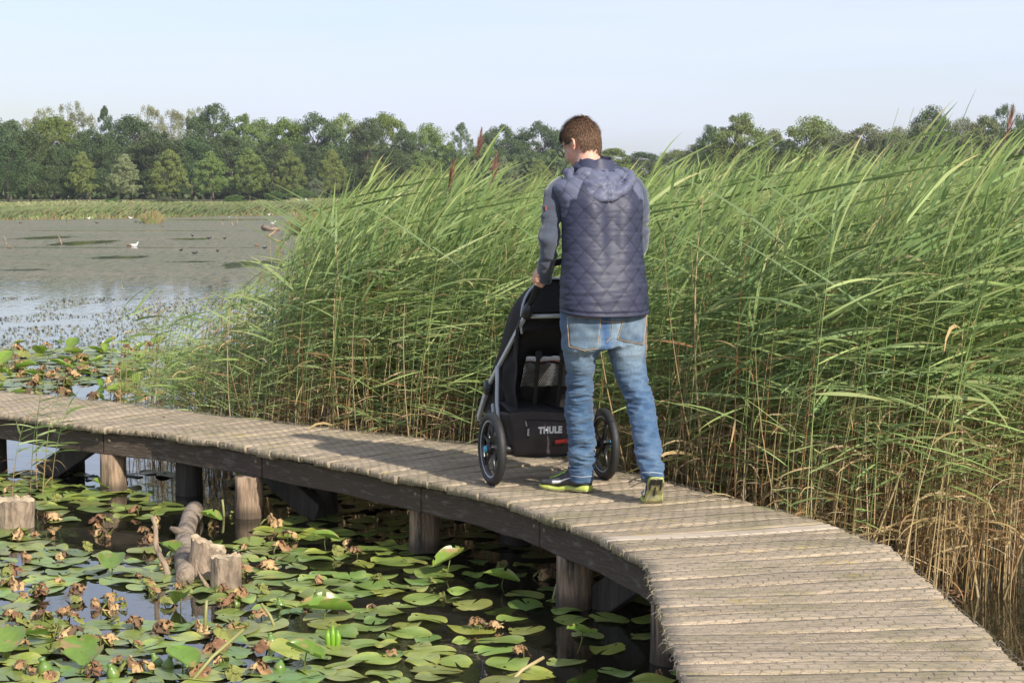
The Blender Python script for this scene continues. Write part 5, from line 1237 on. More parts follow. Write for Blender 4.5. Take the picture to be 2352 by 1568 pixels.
# basket
BK = dict(t=.375, b=.150)
def bface(u, v):   # rear face
    x = (u * 2 - 1); w = .235 - .045 * v; z = BK['t'] - (BK['t'] - BK['b']) * v + .012 * math.sin(u * 7) * (1 - v) * .6
    return Vector((x * w, -.065 + .02 * v - .018 * math.sin(math.pi * u) * math.sin(math.pi * v) , z))
def bleft(u, v): a = bface(0, v); return a + Vector((-.020 * u, .30 * u, -.015 * u))
def bright(u, v): a = bface(1, v); return a + Vector((.020 * u, .30 * u, -.015 * u))
bo_ = sheet('basket', bface, 24, 12, m_bask)
for f, nm in ((bleft, 'basket_side'), (bright, 'basket_side')): sheet(nm, f, 8, 12, m_bask, bo_)
sheet('basket_floor', lambda u, v: bface(u, 1) + Vector((0, .30 * v, -.012 * math.sin(math.pi * u))), 12, 6, m_bask, bo_)
sheet('basket_flap', lambda u, v: bface(u, 0) + Vector((0, -.006 + .30 * v, .006 + .035 * math.sin(math.pi * v * .8) * (.5 + .5 * math.sin(u * 5 + .6)))), 24, 10, m_foam, bo_)
def on_face(u, v, off=.006): return bface(u, v) + Vector((0, -off, 0))
mb = MB(); mb.tube([on_face(.17 + .74 * i / 20, .20 + .0) for i in range(21)], .0045, n=6, flat=.5); mb.build('zip', m_foam, bo_)
mb = MB(); mb.tube([on_face(.165, .22, .01), on_face(.17, .33, .011)], .0035, n=6); mb.build('zip_puller', m_alu, bo_)
mb = MB(); mb.box(on_face(.178, .46, .010), (.013, .003, .062)); pul = mb.build('pull_tab', m_foam, bo_)
def text_obj(s_, size, m, parent, loc, rot, name='lettering', bold=.0, sx=1.0, ext=.0008):
    cu = bpy.data.curves.new(name, 'FONT'); cu.body = s_; cu.size = size; cu.align_x = 'CENTER'; cu.align_y = 'CENTER'; cu.offset = bold; cu.extrude = ext; cu.space_character = 1.08; cu.resolution_u = 3
    tmp = bpy.data.objects.new('tmp', cu); C.objects.link(tmp); bpy.context.view_layer.update()
    me = bpy.data.meshes.new_from_object(tmp.evaluated_get(bpy.context.evaluated_depsgraph_get())); me.name = name; bpy.data.objects.remove(tmp); bpy.data.curves.remove(cu)
    o = link(name, me, m, parent); o.location = loc; o.rotation_euler = rot; o.scale = (sx, 1, 1); return o
text_obj('THULE', .046, m_text, bo_, on_face(.455, .42, .006), (R(92), 0, 0), bold=.0028, sx=.86)
text_obj('THULE', .013, m_text, pul, on_face(.178, .46, .0125), (R(90), R(90), 0), bold=.0005, sx=.9)
sf = [c for c in st.children if c.name.startswith('side_frame')] if st.children else []
d_ = Vector(HUB) - Vector(PB)
t_ang = math.atan2(d_.z, -d_.y)
fo = bpy.data.objects.get('side_frame')
# lettering on the outside of the left bar, running up along it
tx = text_obj('THULE', .026, m_plast, fo, Vector(HUB).lerp(Vector(PB), .16) + Vector((-.0125, 0, 0)), (0, 0, 0), bold=.0012, sx=.95)
zax = Vector((-1, 0, 0)); xax = d_.normalized(); yax = zax.cross(xax).normalized(); xax = yax.cross(zax); tx.rotation_euler = Matrix((xax, yax, zax)).transposed().to_euler()
mb = MB(); mb.box((-.205, .03, .33), (.03, .004, .06)); mb2 = MB()
mb = MB(); mb.tube([(.0, -.10, .222), (.065, -.10, .226)], .0105, n=10); bp = sp_('brake_pedal', mb, m_red, smooth=True); bp['label'] = 'red brake pedal bar'
mb = MB(); mb.tube([(.008, -.10, .22), (-.01, -.03, .185)], .004, n=6); mb.tube([(.056, -.10, .22), (.05, -.03, .185)], .004, n=6); mb.build('pedal_arm', m_plast, bp)
mb = MB(); flatbar(mb, (-.235, .05, .235), (-.235, .055, .29), .03, .003); o = sp_('warning_label', mb, m_text); o['label'] = 'small white sticker with a red corner'
mb = MB(); flatbar(mb, (-.2375, .05, .268), (-.2375, .055, .288), .03, .003); mb.build('red_print', m_red, o)
# ------------------------------------------------------------------ the man
def PX(px, py, Y): return at(px, py, Y)
PO = Vector((.45, 9.5, DECK))
person = None
HEAD_YAW = R(20); FWD = Vector((-math.sin(HEAD_YAW), math.cos(HEAD_YAW), 0)); RGT = Vector((math.cos(HEAD_YAW), math.sin(HEAD_YAW), 0))
def loft(mb, pts, rad, n=32, side=RGT, ex=2.0, cap=True):
    """pts path, rad list of (half width along side, half depth)"""
    k = len(pts); pts = [Vector(p) for p in pts]; vs = []; fs = []
    for i, p in enumerate(pts):
        d = (pts[min(i + 1, k - 1)] - pts[max(i - 1, 0)]).normalized(); s_ = (side - d * side.dot(d)).normalized(); b = d.cross(s_)
        a_, b_ = rad[i][:2]; e = rad[i][2] if len(rad[i]) > 2 else ex
        for j in range(n):
            t = 2 * math.pi * j / n; c, q = math.cos(t), math.sin(t)
            vs.append(p + s_ * (a_ * math.copysign(abs(c) ** (2 / e), c)) + b * (b_ * math.copysign(abs(q) ** (2 / e), q)))
    for i in range(k - 1):
        for j in range(n): fs.append((i * n + j, i * n + (j + 1) % n, (i + 1) * n + (j + 1) % n, (i + 1) * n + j))
    if cap: fs.append(tuple(range(n - 1, -1, -1))); fs.append(tuple((k - 1) * n + j for j in range(n)))
    mb.add(vs, fs)
def ellip(mb, c, r, rot=None, nu=20, nv=12):
    M = rot or Matrix.Identity(3); vs = []; fs = []
    for i in range(1, nv):
        ph = math.pi * i / nv
        for j in range(nu):
            t = 2 * math.pi * j / nu; vs.append(Vector(c) + M @ Vector((r[0] * math.sin(ph) * math.cos(t), r[1] * math.sin(ph) * math.sin(t), r[2] * math.cos(ph))))
    vs.append(Vector(c) + M @ Vector((0, 0, r[2]))); vs.append(Vector(c) - M @ Vector((0, 0, r[2]))); T = len(vs) - 2
    for i in range(nv - 2):
        for j in range(nu): fs.append((i * nu + j, (i + 1) * nu + j, (i + 1) * nu + (j + 1) % nu, i * nu + (j + 1) % nu))
    for j in range(nu): fs.append((T, j, (j + 1) % nu)); fs.append((T + 1, (nv - 2) * nu + (j + 1) % nu, (nv - 2) * nu + j))
    mb.add(vs, fs)
def remesh(mb, voxel, smooth=3, fac=.5):
    me = mb.mesh('tmp'); o = bpy.data.objects.new('tmp', me); C.objects.link(o)
    m = o.modifiers.new('r', 'REMESH'); m.mode = 'VOXEL'; m.voxel_size = voxel
    if smooth: s_ = o.modifiers.new('s', 'SMOOTH'); s_.iterations = smooth; s_.factor = fac
    bpy.context.view_layer.update(); out_ = bpy.data.meshes.new_from_object(o.evaluated_get(bpy.context.evaluated_depsgraph_get())); bpy.data.objects.remove(o); return out_
def co(me):
    a = np.empty(len(me.vertices) * 3, dtype=np.float32); me.vertices.foreach_get('co', a); return a.reshape(-1, 3)
def nrm(me):
    a = np.empty(len(me.vertices) * 3, dtype=np.float32); me.vertex_normals.foreach_get('vector', a); return a.reshape(-1, 3)
def setco(me, a): me.vertices.foreach_set('co', a.astype(np.float32).ravel()); me.update()
def setcol(me, c):
    for a in list(me.color_attributes): me.color_attributes.remove(a)
    a = me.color_attributes.new('Col', 'FLOAT_COLOR', 'POINT'); c4 = np.ones((len(me.vertices), 4), dtype=np.float32); c4[:, :3] = c; a.data.foreach_set('color', c4.ravel())
def N3(P, sc, off=0.0):
    sc = np.array(sc); return np.array([mnoise.noise(Vector(p)) for p in (P * sc + off)])
def c1(x, y): return 1148.4 + .3112 * x, 229.7 + .3112 * y      # picture helpers: close-up of the back
def c2(x, y): return 1062.3 + .4028 * x, 574.2 + .4028 * y      # close-up of the legs

m_skin = pmat('skin', (.62, .36, .26), .5, var=((.68, .30, .22), 30, .5, .7), spec=.4)
try: MATS['skin'].node_tree.nodes['Principled BSDF'].inputs['Subsurface Weight'].default_value = .08; MATS['skin'].node_tree.nodes['Principled BSDF'].inputs['Subsurface Scale'].default_value = .01
except Exception as e: print(e)
m_hair = pmat('brown_hair', attr=True, rough=.7, spec=.2)
m_vest = pmat('quilted_nylon', attr=True, rough=.5, spec=.32, sheen=.0, bump=(1.0, .35, .006), bumpmap=(14, 14, 70))
m_knit = pmat('grey_blue_fleece', attr=True, rough=.95, spec=.15, sheen=.5, var=((.75, .75, .78), 260, .4, .6, 'MULTIPLY'), bump=(1.0, .4, .012), bumpmap=(9, 9, 22))
m_denim = pmat('denim', attr=True, rough=.85, spec=.2, sheen=.2, var=((.72, .78, .85), 1.0, .40, .62, 'MULTIPLY'), vscale=(170, 170, 26), bump=(1.0, .35, .006), bumpmap=(12, 12, 40))
m_stitch = pmat('orange_stitching', (.42, .27, .13), .8); m_shoe = pmat('dark_grey_mesh', (.045, .045, .052), .7, bump=(300, .4, .001), var=((.07, .07, .08), 40, .45, .6)); m_lime = pmat('lime_foam', (.42, .48, .10), .5, var=((.45, .42, .22), 30, .55, .7)); m_outs = pmat('outsole', (.40, .38, .17), .6, var=((.16, .15, .09), 25, .42, .58)); m_blk = pmat('black_rubber', (.02, .02, .02), .5); m_swoosh = pmat('silver_mark', (.72, .72, .72), .4); m_lace = pmat('lime_lace', (.40, .75, .08), .6)
m_glas = pmat('glasses_frame', (.02, .02, .02), .3); m_lens = pmat('lens', (.7, .75, .75), .05, alpha=.25)

# ---- joints
hipL = PX(1338, 742, 9.47); hipR = PX(1440, 742, 9.53)
hnd_w = SM @ Vector((-.166, -.352, 1.074)); hndR_w = SM @ Vector((.166, -.352, 1.074))
shL = PX(1275, 437, 9.56); elL = PX(1262, 560, 9.50); wrL = PX(1246, 628, 9.625)
shR = PX(1462, 432, 9.66); elR = PX(1466, 562, 9.66); wrR = hndR_w + Vector((.03, -.07, .05))
# ---- head frame
HC = PX(1334, 328, 9.66); HY = R(47); HM = Matrix.Rotation(HY, 3, 'Z') @ Matrix.Rotation(R(-24), 3, 'X') @ Matrix.Rotation(R(3), 3, 'Y')
def hd(x, y, z): return HC + HM @ Vector((x, y, z))
body = MB()
ellip(body, hd(0, -.008, .018), (.074, .094, .082), HM, 28, 18); ellip(body, hd(0, .03, -.035), (.062, .066, .075), HM); ellip(body, hd(0, .045, -.075), (.046, .042, .034), HM); ellip(body, hd(0, .052, .01), (.058, .044, .05), HM)
ellip(body, hd(0, .102, -.028), (.012, .018, .022), HM, 10, 8); ellip(body, hd(0, .094, -.058), (.024, .010, .007), HM, 10, 8); ellip(body, hd(-.030, .068, -.045), (.024, .022, .03), HM); ellip(body, hd(.030, .068, -.045), (.024, .022, .03), HM)
for sg in (-1, 1):
    # ear: rim, lobe and bowl
    rim = [hd(sg * (.074 + .014 * math.sin(t)), -.004 - .016 * math.cos(t * 1.0) - .004, -.012 + .031 * math.sin(t - 1.2)) for t in np.linspace(.2, 3.6, 12)]
    rim = [hd(sg * (.078 + .008 * (1 if 2 < i < 9 else 0)), -.010 - .020 * math.sin(math.pi * i / 11), -.042 + .060 * (i / 11)) for i in range(12)]
    body.tube(rim, [.006] * 3 + [.0065] * 6 + [.007] * 3, n=8); ellip(body, hd(sg * .076, -.010, -.012), (.006, .014, .026), HM, 12, 8); ellip(body, hd(sg * .076, -.006, -.040), (.006, .009, .010), HM, 10, 8)
neck0 = PX(1352, 440, 9.60)
loft(body, [neck0 + Vector((0, 0, -.06)), neck0, PX(1348, 400, 9.61), hd(0, -.025, -.07), hd(0, -.01, -.02)], [(.085, .075), (.066, .068), (.062, .064), (.060, .066), (.058, .066)], n=28)
# trunk, arms and legs under the clothes keep the body one surface
loft(body, [PX(1388, 735, 9.50), PX(1388, 640, 9.51), PX(1385, 540, 9.54), PX(1378, 470, 9.57), PX(1362, 430, 9.59)], [(.165, .10), (.155, .10), (.165, .105), (.17, .10), (.09, .08)], n=24)
for a, b, c, d in ((shL, elL, wrL, None), (shR, elR, wrR, None)): body.tube([a, a.lerp(b, .5), b, b.lerp(c, .55), c], [.042, .038, .034, .03, .024], n=14)
def fist(center, axis, palm, knuck, sgn=1):
    """hand closed round a bar: axis along the bar, palm = from bar to back of hand"""
    ax = axis.normalized(); pl = (palm - ax * palm.dot(ax)).normalized(); tn = ax.cross(pl) * sgn
    ellip(body, center + pl * .030 - ax * .0 + tn * .004, (.012, .040, .030), Matrix((pl, ax, tn)).transposed(), 16, 10)
    for i, (off, ln) in enumerate(((-.030, .9), (-.010, 1.0), (.010, .97), (.029, .82))):
        pts = []; n_ = 9
        for k in range(n_):
            t = .1 + (3.3 * ln) * k / (n_ - 1); rr = .0265 + (.006 if k in (2, 5) else 0)
            pts.append(center + ax * (off + .002 * math.sin(k)) + pl * (rr * math.cos(t)) + tn * (rr * math.sin(t)))
        body.tube(pts, [.0105, .0100, .0104, .0094, .0090, .0094, .0085, .0080, .0060], n=10)
    # thumb from the side of the palm, closing the other way
    pts = [center + ax * .022 + pl * .028 - tn * .018, center + ax * .036 + pl * .012 - tn * .030, center + ax * .036 - pl * .010 - tn * .029, center + ax * .030 - pl * .026 - tn * .014]
    body.tube(pts, [.013, .0115, .010, .007], n=10)
axL = ((SM @ Vector((-.155, -.385, 1.115))) - (SM @ Vector((-.175, -.30, 1.01))))
fist(hnd_w, axL, Vector((-.9, -.3, .25)), None, 1)
axR = ((SM @ Vector((.155, -.385, 1.115))) - (SM @ Vector((.175, -.30, 1.01)))); fist(hndR_w, axR, Vector((.9, -.3, .25)), None, -1)
body.tube([wrL, wrL.lerp(hnd_w + Vector((-.03, -.015, .01)), .6), hnd_w + Vector((-.026, -.012, .0))], [.026, .027, .022], n=12)
body.tube([wrR, hndR_w + Vector((.028, -.012, .005))], [.025, .022], n=12)
legs = {}
rowsL = [(430, 562, 800), (520, 566, 815), (600, 580, 760), (700, 595, 750), (800, 590, 741), (900, 585, 741), (1000, 596, 744), (1100, 605, 755), (1200, 612, 758), (1260, 615, 750), (1312, 615, 746)]
rowsR = [(430, 810, 1050), (520, 818, 1045), (600, 840, 1047), (700, 868, 1050), (800, 922, 1066), (900, 945, 1096), (1000, 965, 1112), (1100, 985, 1131), (1200, 1000, 1139), (1250, 1012, 1141), (1306, 1016, 1146)]
YL = [9.48, 9.49, 9.51, 9.54, 9.57, 9.60, 9.62, 9.64, 9.66, 9.665, 9.67]; YR = [9.53, 9.52, 9.52, 9.52, 9.51, 9.47, 9.42, 9.36, 9.30, 9.28, 9.26]
def legpath(rows, Ys):
    pts = []; rad = []
    for (y, l, r), Y in zip(rows, Ys):
        a = c2(l, y); b = c2(r, y); c = PX((a[0] + b[0]) / 2, a[1], Y); w_ = (b[0] - a[0]) / 2 * Y / F; pts.append(c); rad.append(w_)
    return pts, rad
pL, rL = legpath(rowsL, YL); pR, rR = legpath(rowsR, YR)
for p, r in ((pL, rL), (pR, rR)):
    body.tube([p[0] + Vector((0, 0, .05))] + p[2:-1], [.08] + [q * (.70 if i < 6 else .52) for i, q in enumerate(r[2:-1])], n=14)
    pass
bme = remesh(body, .0042, 2, .5); bme.name = 'person'; bme.materials.clear(); bme.materials.append(m_skin); bme.shade_smooth()
person = bpy.data.objects.new('person', bme); C.objects.link(person)
ORG = Vector((.40, 9.5, DECK)); bme.transform(Matrix.Translation(-ORG)); person.location = ORG
tag(person, 'man in quilted navy hooded jacket and jeans walking away, pushing the stroller', 'person')
def wear(name, me, m, smooth=True):
    me.transform(Matrix.Translation(-ORG)); o = link(name, me, m, person, smooth); return o

# ---- vest: a dense loft with quilting pressed into it
rows = [(1552, 452, 1092), (1500, 446, 1094), (1400, 446, 1090), (1300, 450, 1076), (1200, 458, 1062), (1100, 461, 1051), (1000, 460, 1046), (900, 458, 1050), (800, 446, 1056), (720, 420, 1056), (670, 400, 1050), (630, 395, 1035), (600, 430, 1005), (575, 480, 965), (550, 520, 925), (520, 560, 890), (490, 590, 860)]
Yc = [9.47, 9.475, 9.48, 9.487, 9.495, 9.503, 9.513, 9.525, 9.54, 9.555, 9.565, 9.572, 9.58, 9.588, 9.595, 9.60, 9.605]
dep = [.150, .152, .148, .142, .137, .134, .134, .136, .136, .132, .126, .118, .108, .098, .088, .078, .070]
NR = 190; NC = 300; yy = np.array([r[0] for r in rows], float); ll = np.array([r[1] for r in rows], float); rr2 = np.array([r[2] for r in rows], float)
def sm(x, xp, fp):
    o_ = np.argsort(xp); xs_, fs_ = np.array(xp)[o_], np.array(fp)[o_]
    return sum(np.interp(x + d, xs_, fs_) for d in (-14, -7, 0, 7, 14)) / 5
V = np.zeros((NR + 1, NC, 3)); UVv = np.zeros((NR + 1, NC, 2)); cen_ = []
rg_, fg_ = np.array(RGT), np.array(FWD)
for i in range(NR + 1):
    y = 1552 + (490 - 1552) * i / NR; l = sm(y, yy, ll); r = sm(y, yy, rr2); Y = sm(y, yy, Yc); b = sm(y, yy, dep)
    A = c1(l, y); B = c1(r, y); c = PX((A[0] + B[0]) / 2, A[1], Y); hw = (B[0] - A[0]) / 2 * Y / F
    sn, cs = math.sin(HEAD_YAW), math.cos(HEAD_YAW); a = math.sqrt(max(hw * hw - (b * sn) ** 2, .02 ** 2)) / cs
    t = np.linspace(0, 2 * math.pi, NC, endpoint=False); e = 2.35; C_, S_ = np.cos(t), np.sin(t)
    P = np.array(c)[None] + (a * np.sign(C_) * np.abs(C_) ** (2 / e))[:, None] * rg_ + (b * np.sign(S_) * np.abs(S_) ** (2 / e))[:, None] * fg_
    # hem dips at the back centre, spine hollow and shoulder blades
    back = np.clip(-S_, 0, 1); P[:, 2] -= .020 * back * np.exp(-((y - 1552) / 90) ** 2)
    sp = np.exp(-(C_ / .16) ** 2) * back; P += fg_ * (.016 * sp * np.exp(-((y - 950) / 260) ** 2))[:, None]
    bl = (np.exp(-((C_ - .45) / .22) ** 2) + np.exp(-((C_ + .45) / .22) ** 2)) * back * np.exp(-((y - 760) / 110) ** 2); P -= fg_ * (.014 * bl)[:, None]
    V[i] = P; UVv[i, :, 0] = (P - np.array(c)) @ rg_; UVv[i, :, 1] = y; cen_.append(c)
V = V.reshape(-1, 3)
idx = np.arange((NR + 1) * NC).reshape(NR + 1, NC); nx_ = np.roll(idx, -1, axis=1); Fv = np.stack([idx[:-1].ravel(), nx_[:-1].ravel(), nx_[1:].ravel(), idx[1:].ravel()], 1)
me = npmesh('jacket', V, Fv); nn_ = nrm(me).copy(); Pv = co(me).copy()
u = UVv.reshape(-1, 2)[:, 0] + .0; yv = UVv.reshape(-1, 2)[:, 1]; v = -yv * .3112 * 9.52 / F
arc = np.arcsin(np.clip(u / .235, -1, 1)) * .215
s1 = (arc / .094 + (v + .05 * arc) / .097); s2 = (arc / .094 - (v - .06 * arc) / .097)
q_ = np.abs(np.sin(math.pi * s1)) * np.abs(np.sin(math.pi * s2))
wr = N3(Pv, (5, 5, 34), 2.0) * .5 + N3(Pv, (11, 11, 60), 5.0) * .3
wamp = .0035 + .006 * np.clip((np.abs(u) - .08) / .1, 0, 1) + .004 * np.clip((yv - 1050) / 300, 0, 1)
disp = .0030 * (q_ ** .24) - .0015 + wr * wamp * .6
hem = np.exp(-((yv - 1535) / 8) ** 2); disp = disp * (1 - .8 * hem) - .003 * hem
setco(me, Pv + nn_ * disp[:, None])
navy = np.array([.031, .034, .062]); mel = np.array([.105, .113, .165])
yoke = (yv < (735 - 190 * (1 - np.clip(np.abs(u + .0) / .165, 0, 1) ** 3.0))).astype(float)     # arched seam of the paler yoke
yoke = np.clip(yoke + (np.abs(u) > .172) * (yv < 860) * (np.abs(u) > .172 + (yv - 600) * .00012), 0, 1)
col = navy[None] * (1 - yoke[:, None]) + mel[None] * yoke[:, None]; seam = (q_ < .09); col = col * np.where(seam, .62, 1.0)[:, None]
setcol(me, col); jacket = wear('jacket', me, m_vest)
jacket['label'] = 'navy diamond-quilted body of the jacket with a paler yoke'
md = jacket.modifiers.new('Solidify', 'SOLIDIFY'); md.thickness = .006
# hem piping
mb = MB(); mb.tube([Vector(co(me)[k]) for k in list(range(0, NC, 3)) + [0]], .0065, n=8, cap=False); h_ = mb.mesh('hem'); setcol(h_, navy * .9); hm = link('hem', h_, m_vest, jacket, True)

# ---- hood
mb = MB(); 
def c1p(x, y, Y): a = c1(x, y); return PX(a[0], a[1], Y)
bag = [((745, 585), (.118, .060, .050)), ((752, 615), (.104, .056, .050)), ((760, 640), (.088, .052, .040)), ((770, 685), (.056, .045, .034))]
Yb = {585: 9.520, 615: 9.495, 640: 9.470, 685: 9.445}
HR = Matrix.Rotation(HEAD_YAW, 3, 'Z') @ Matrix.Rotation(R(14), 3, 'X')
for (x, y), r in bag: ellip(mb, c1p(x, y, Yb[y]), r, HR)
ellip(mb, c1p(640, 560, 9.50), (.06, .04, .035), HR); ellip(mb, c1p(850, 560, 9.545), (.06, .04, .035), HR)
outer = [c1p(575, 520, 9.60), c1p(500, 545, 9.555), c1p(520, 590, 9.50), c1p(600, 655, 9.455), c1p(690, 715, 9.425), c1p(765, 728, 9.42), c1p(850, 708, 9.445), c1p(930, 650, 9.49), c1p(968, 590, 9.545), c1p(950, 548, 9.60), c1p(900, 520, 9.64)]
mb.tube(outer, [.018, .024, .025, .025, .024, .024, .024, .025, .025, .022, .018], n=12)
hood_ = remesh(mb, .006, 4, .6)
P = co(hood_).copy(); n_ = nrm(hood_)
w = N3(P, (16, 16, 30), 1.0) * .009 + N3(P, (38, 38, 60), 4.0) * .004
uh = (P - np.array(c1p(760, 600, 9.5))) @ rg_; vh = P[:, 2]
qh = np.abs(np.sin(math.pi * (uh / .09 + vh / .09))) * np.abs(np.sin(math.pi * (uh / .09 - vh / .09)))
gro = -.007 * np.exp(-(uh / .006) ** 2)
setco(hood_, P + n_ * (w + .004 * qh ** .35 + gro)[:, None]); setcol(hood_, mel[None] * (np.where(qh < .05, .65, 1.0) * (1 + .15 * N3(P, (60, 60, 60))))[:, None])
hood = wear('hood', hood_, m_vest); hood['label'] = 'grey-blue hood hanging down over the shoulders'
# standing collar and rolled opening of the hood
mb = MB(); ring = []
cc = c1p(735, 466, 9.585)
for k in range(40):
    t = 2 * math.pi * k / 40; c_, s_ = math.cos(t), math.sin(t)
    ring.append(cc + RGT * (.102 * c_ - .012) + FWD * (.085 * s_) + Vector((0, 0, -.012 * c_ * 0 + .030 * s_ - .020)))
ring.append(ring[0]); mb.tube(ring, .0135, n=10)
V2 = []; 
nC = 64; nH = 12
for i in range(nH + 1):
    f = i / nH
    for k in range(nC):
        t = 2 * math.pi * k / nC; c_, s_ = math.cos(t), math.sin(t); lean = 1 - .17 * f
        back = max(0, -s_)
        V2.append(cc + RGT * ((.100 * c_) * lean - .012 + .006 * math.sin(5 * t) * f) + FWD * (.083 * s_ * lean + .012 * f) + Vector((0, 0, .030 * s_ - .020 + f * (.040 + .028 * back) + .004 * math.sin(7 * t) * f)))
b0 = len(mb.V); fs = []
mb.add(V2, [(i * nC + k, i * nC + (k + 1) % nC, (i + 1) * nC + (k + 1) % nC, (i + 1) * nC + k) for i in range(nH) for k in range(nC)])
cm = mb.mesh('collar'); setcol(cm, navy * 1.2); col_o = wear('collar', cm, m_vest); md = col_o.modifiers.new('Solidify', 'SOLIDIFY'); md.thickness = .008

# ---- sleeves
def sleeve(pts, rad, seed, cuff=True):
    k = 70; n = 64; P0 = [Vector(p) for p in pts]; acc_ = [0]
    for i in range(1, len(P0)): acc_.append(acc_[-1] + (P0[i] - P0[i - 1]).length)
    tt = np.linspace(0, acc_[-1], k); Q = np.stack([sum(np.interp(tt + d, acc_, [p[j] for p in P0]) for d in (-.02, -.01, 0, .01, .02)) / 5 for j in range(3)], 1); rd = np.interp(tt, acc_, rad)
    mb = MB(); loft(mb, [Vector(q) for q in Q], [(r, r * .98) for r in rd], n=n, cap=True); me = mb.mesh('sleeve'); P = co(me).copy(); nn = nrm(me)
    f = np.repeat(np.arange(k) / (k - 1), n); 
    elbow = np.exp(-((f - .50) / .16) ** 2); low_ = np.clip((f - .5) * 2, 0, 1)
    d = N3(P, (9, 9, 26), seed) * (.007 + .010 * elbow) + N3(P, (20, 20, 55), seed + 3) * .005 * (.4 + low_) + .006 * np.sin(f * 75) * elbow * (N3(P, (8, 8, 8), seed + 5) > 0)
    setco(me, P + nn * d[:, None]); setcol(me, np.array([.068, .080, .110])[None] * (1 + .1 * N3(P, (30, 30, 30), seed))[:, None]); return wear('sleeve', me, m_knit)
sl = sleeve([PX(1300, 418, 9.58), PX(1284, 432, 9.57), shL + Vector((-.003, 0, -.02)), PX(1268, 490, 9.535), PX(1262, 530, 9.515), elL + Vector((0, 0, 0)), PX(1256, 596, 9.55), PX(1251, 625, 9.60), PX(1250, 646, 9.630)], [.040, .050, .054, .050, .0485, .0475, .044, .040, .037], 11)
mb = MB(); p = PX(1254.5, 478, 9.49); mb.box(p - ORG + Vector((-.001, 0, 0)), (.003, .020, .022)); o = mb.build('arm_badge', m_orange, sl); o['label'] = 'small reddish patch on the upper sleeve'
sr = sleeve([PX(1438, 418, 9.64), PX(1455, 430, 9.65), shR + Vector((0, 0, -.02)), PX(1467, 480, 9.66), PX(1469, 520, 9.66), elR + Vector((.0, -.0, -.01)), elR.lerp(wrR, .3) + Vector((0, 0, -.015)), elR.lerp(wrR, .7), wrR], [.042, .052, .055, .053, .050, .050, .046, .041, .036], 17)

# ---- jeans
mb = MB(); hip_rows = [(330, 556, 1052, 9.495), (380, 556, 1052, 9.495), (440, 561, 1048, 9.498), (500, 566, 1046, 9.502), (540, 572, 1046, 9.505)]
pts = []; rad = []
for y, l, r, Y in hip_rows:
    a = c2(l, y); b = c2(r, y); pts.append(PX((a[0] + b[0]) / 2, a[1], Y)); hw = (b[0] - a[0]) / 2 * Y / F; bd_ = .125; rad.append((math.sqrt(hw * hw - (bd_ * math.sin(HEAD_YAW)) ** 2) / math.cos(HEAD_YAW), bd_, 2.3))
pts.insert(0, pts[0] + Vector((0, 0, .05))); rad.insert(0, rad[0]); loft(mb, pts, rad, n=60, cap=True)
ellip(mb, PX(*c2(690, 500), 9.425), (.080, .066, .10)); ellip(mb, PX(*c2(945, 500), 9.465), (.080, .066, .10))
for p, r, off in ((pL, rL, 0), (pR, rR, 0)):
    pp = [Vector(q) for q in p]; dd = [rr_i for rr_i in r]; depth = [.105, .108, .100, .085, .072, .068, .068, .066, .062, .058, .057]
    loft(mb, pp, [(a_, max(b_, a_ * .9)) for a_, b_ in zip(dd, depth)], n=36, side=Vector((1, 0, 0)))
jm = remesh(mb, .0055, 5, .6)
P = co(jm).copy(); n_ = nrm(jm).copy()
zrel = P[:, 2]; zk = 1.92 - (c2(0, 760)[1] - 437) * 9.52 / F; za = 1.92 - (c2(0, 1210)[1] - 437) * 9.5 / F; zc_ = 1.92 - (c2(0, 560)[1] - 437) * 9.5 / F
knee = np.exp(-((zrel - zk + .04) / .10) ** 2); ank = np.exp(-((zrel - za) / .09) ** 2); seat_ = np.exp(-((zrel - zc_) / .06) ** 2)
low = np.clip((zk - zrel) / .1, 0, 1)
big_ = N3(P, (5.5, 5.5, 24), 3.0); fine_ = N3(P, (13, 13, 52), 7.0); diag = np.array([mnoise.noise(Vector((p[0] * 10 + p[2] * 9, p[1] * 8, p[2] * 20 - p[0] * 12))) for p in P])
rid = lambda x: 1 - 2 * np.abs(x) 
d = big_ * (.004 + .005 * knee + .008 * ank + .002 * low) + (1 - 3.2 * np.abs(fine_)) * (.0012 + .0035 * knee + .0042 * ank + .0016 * low) + (.6 - 1.6 * np.abs(diag)) * (.002 + .008 * seat_ + .005 * low + .003 * knee) + .006 * (rid(big_) - .6) * knee
hemz = np.clip((zrel - (za - .10)) / .02, 0, 1); setco(jm, P + n_ * d[:, None])
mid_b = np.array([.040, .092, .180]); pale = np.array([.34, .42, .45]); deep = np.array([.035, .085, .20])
cxL = np.interp(-zrel, [-q.z for q in pL], [q.x for q in pL]); cxR = np.interp(-zrel, [-q.z for q in pR], [q.x for q in pR])
isR = np.abs(P[:, 0] - cxR) < np.abs(P[:, 0] - cxL); rc = np.where(isR, (P[:, 0] - cxR), (P[:, 0] - cxL)); rw = np.where(isR, np.interp(-zrel, [-q.z for q in pR], rR), np.interp(-zrel, [-q.z for q in pL], rL))
lat = np.clip(np.abs(rc) / np.maximum(rw, .02), 0, 1.2)
zseat = 1.92 - (c2(0, 520)[1] - 437) * 9.45 / F
fade = np.exp(-((zrel - zseat) / .17) ** 2) * np.clip(1.15 - lat ** 2, 0, 1) * (n_[:, 1] < .25)     # worn, faded seat and thighs of the denim
fade = fade * (.55 + .6 * np.clip(N3(P, (7, 7, 11), 1.0) + .35, 0, 1.2)) + .14 * np.exp(-((zrel - zk + .30) / .16) ** 2) * np.clip(1 - lat ** 2, 0, 1)
fade = np.clip(fade * .72, 0, .7)
c = mid_b[None] * (1 - fade[:, None]) + pale[None] * fade[:, None]
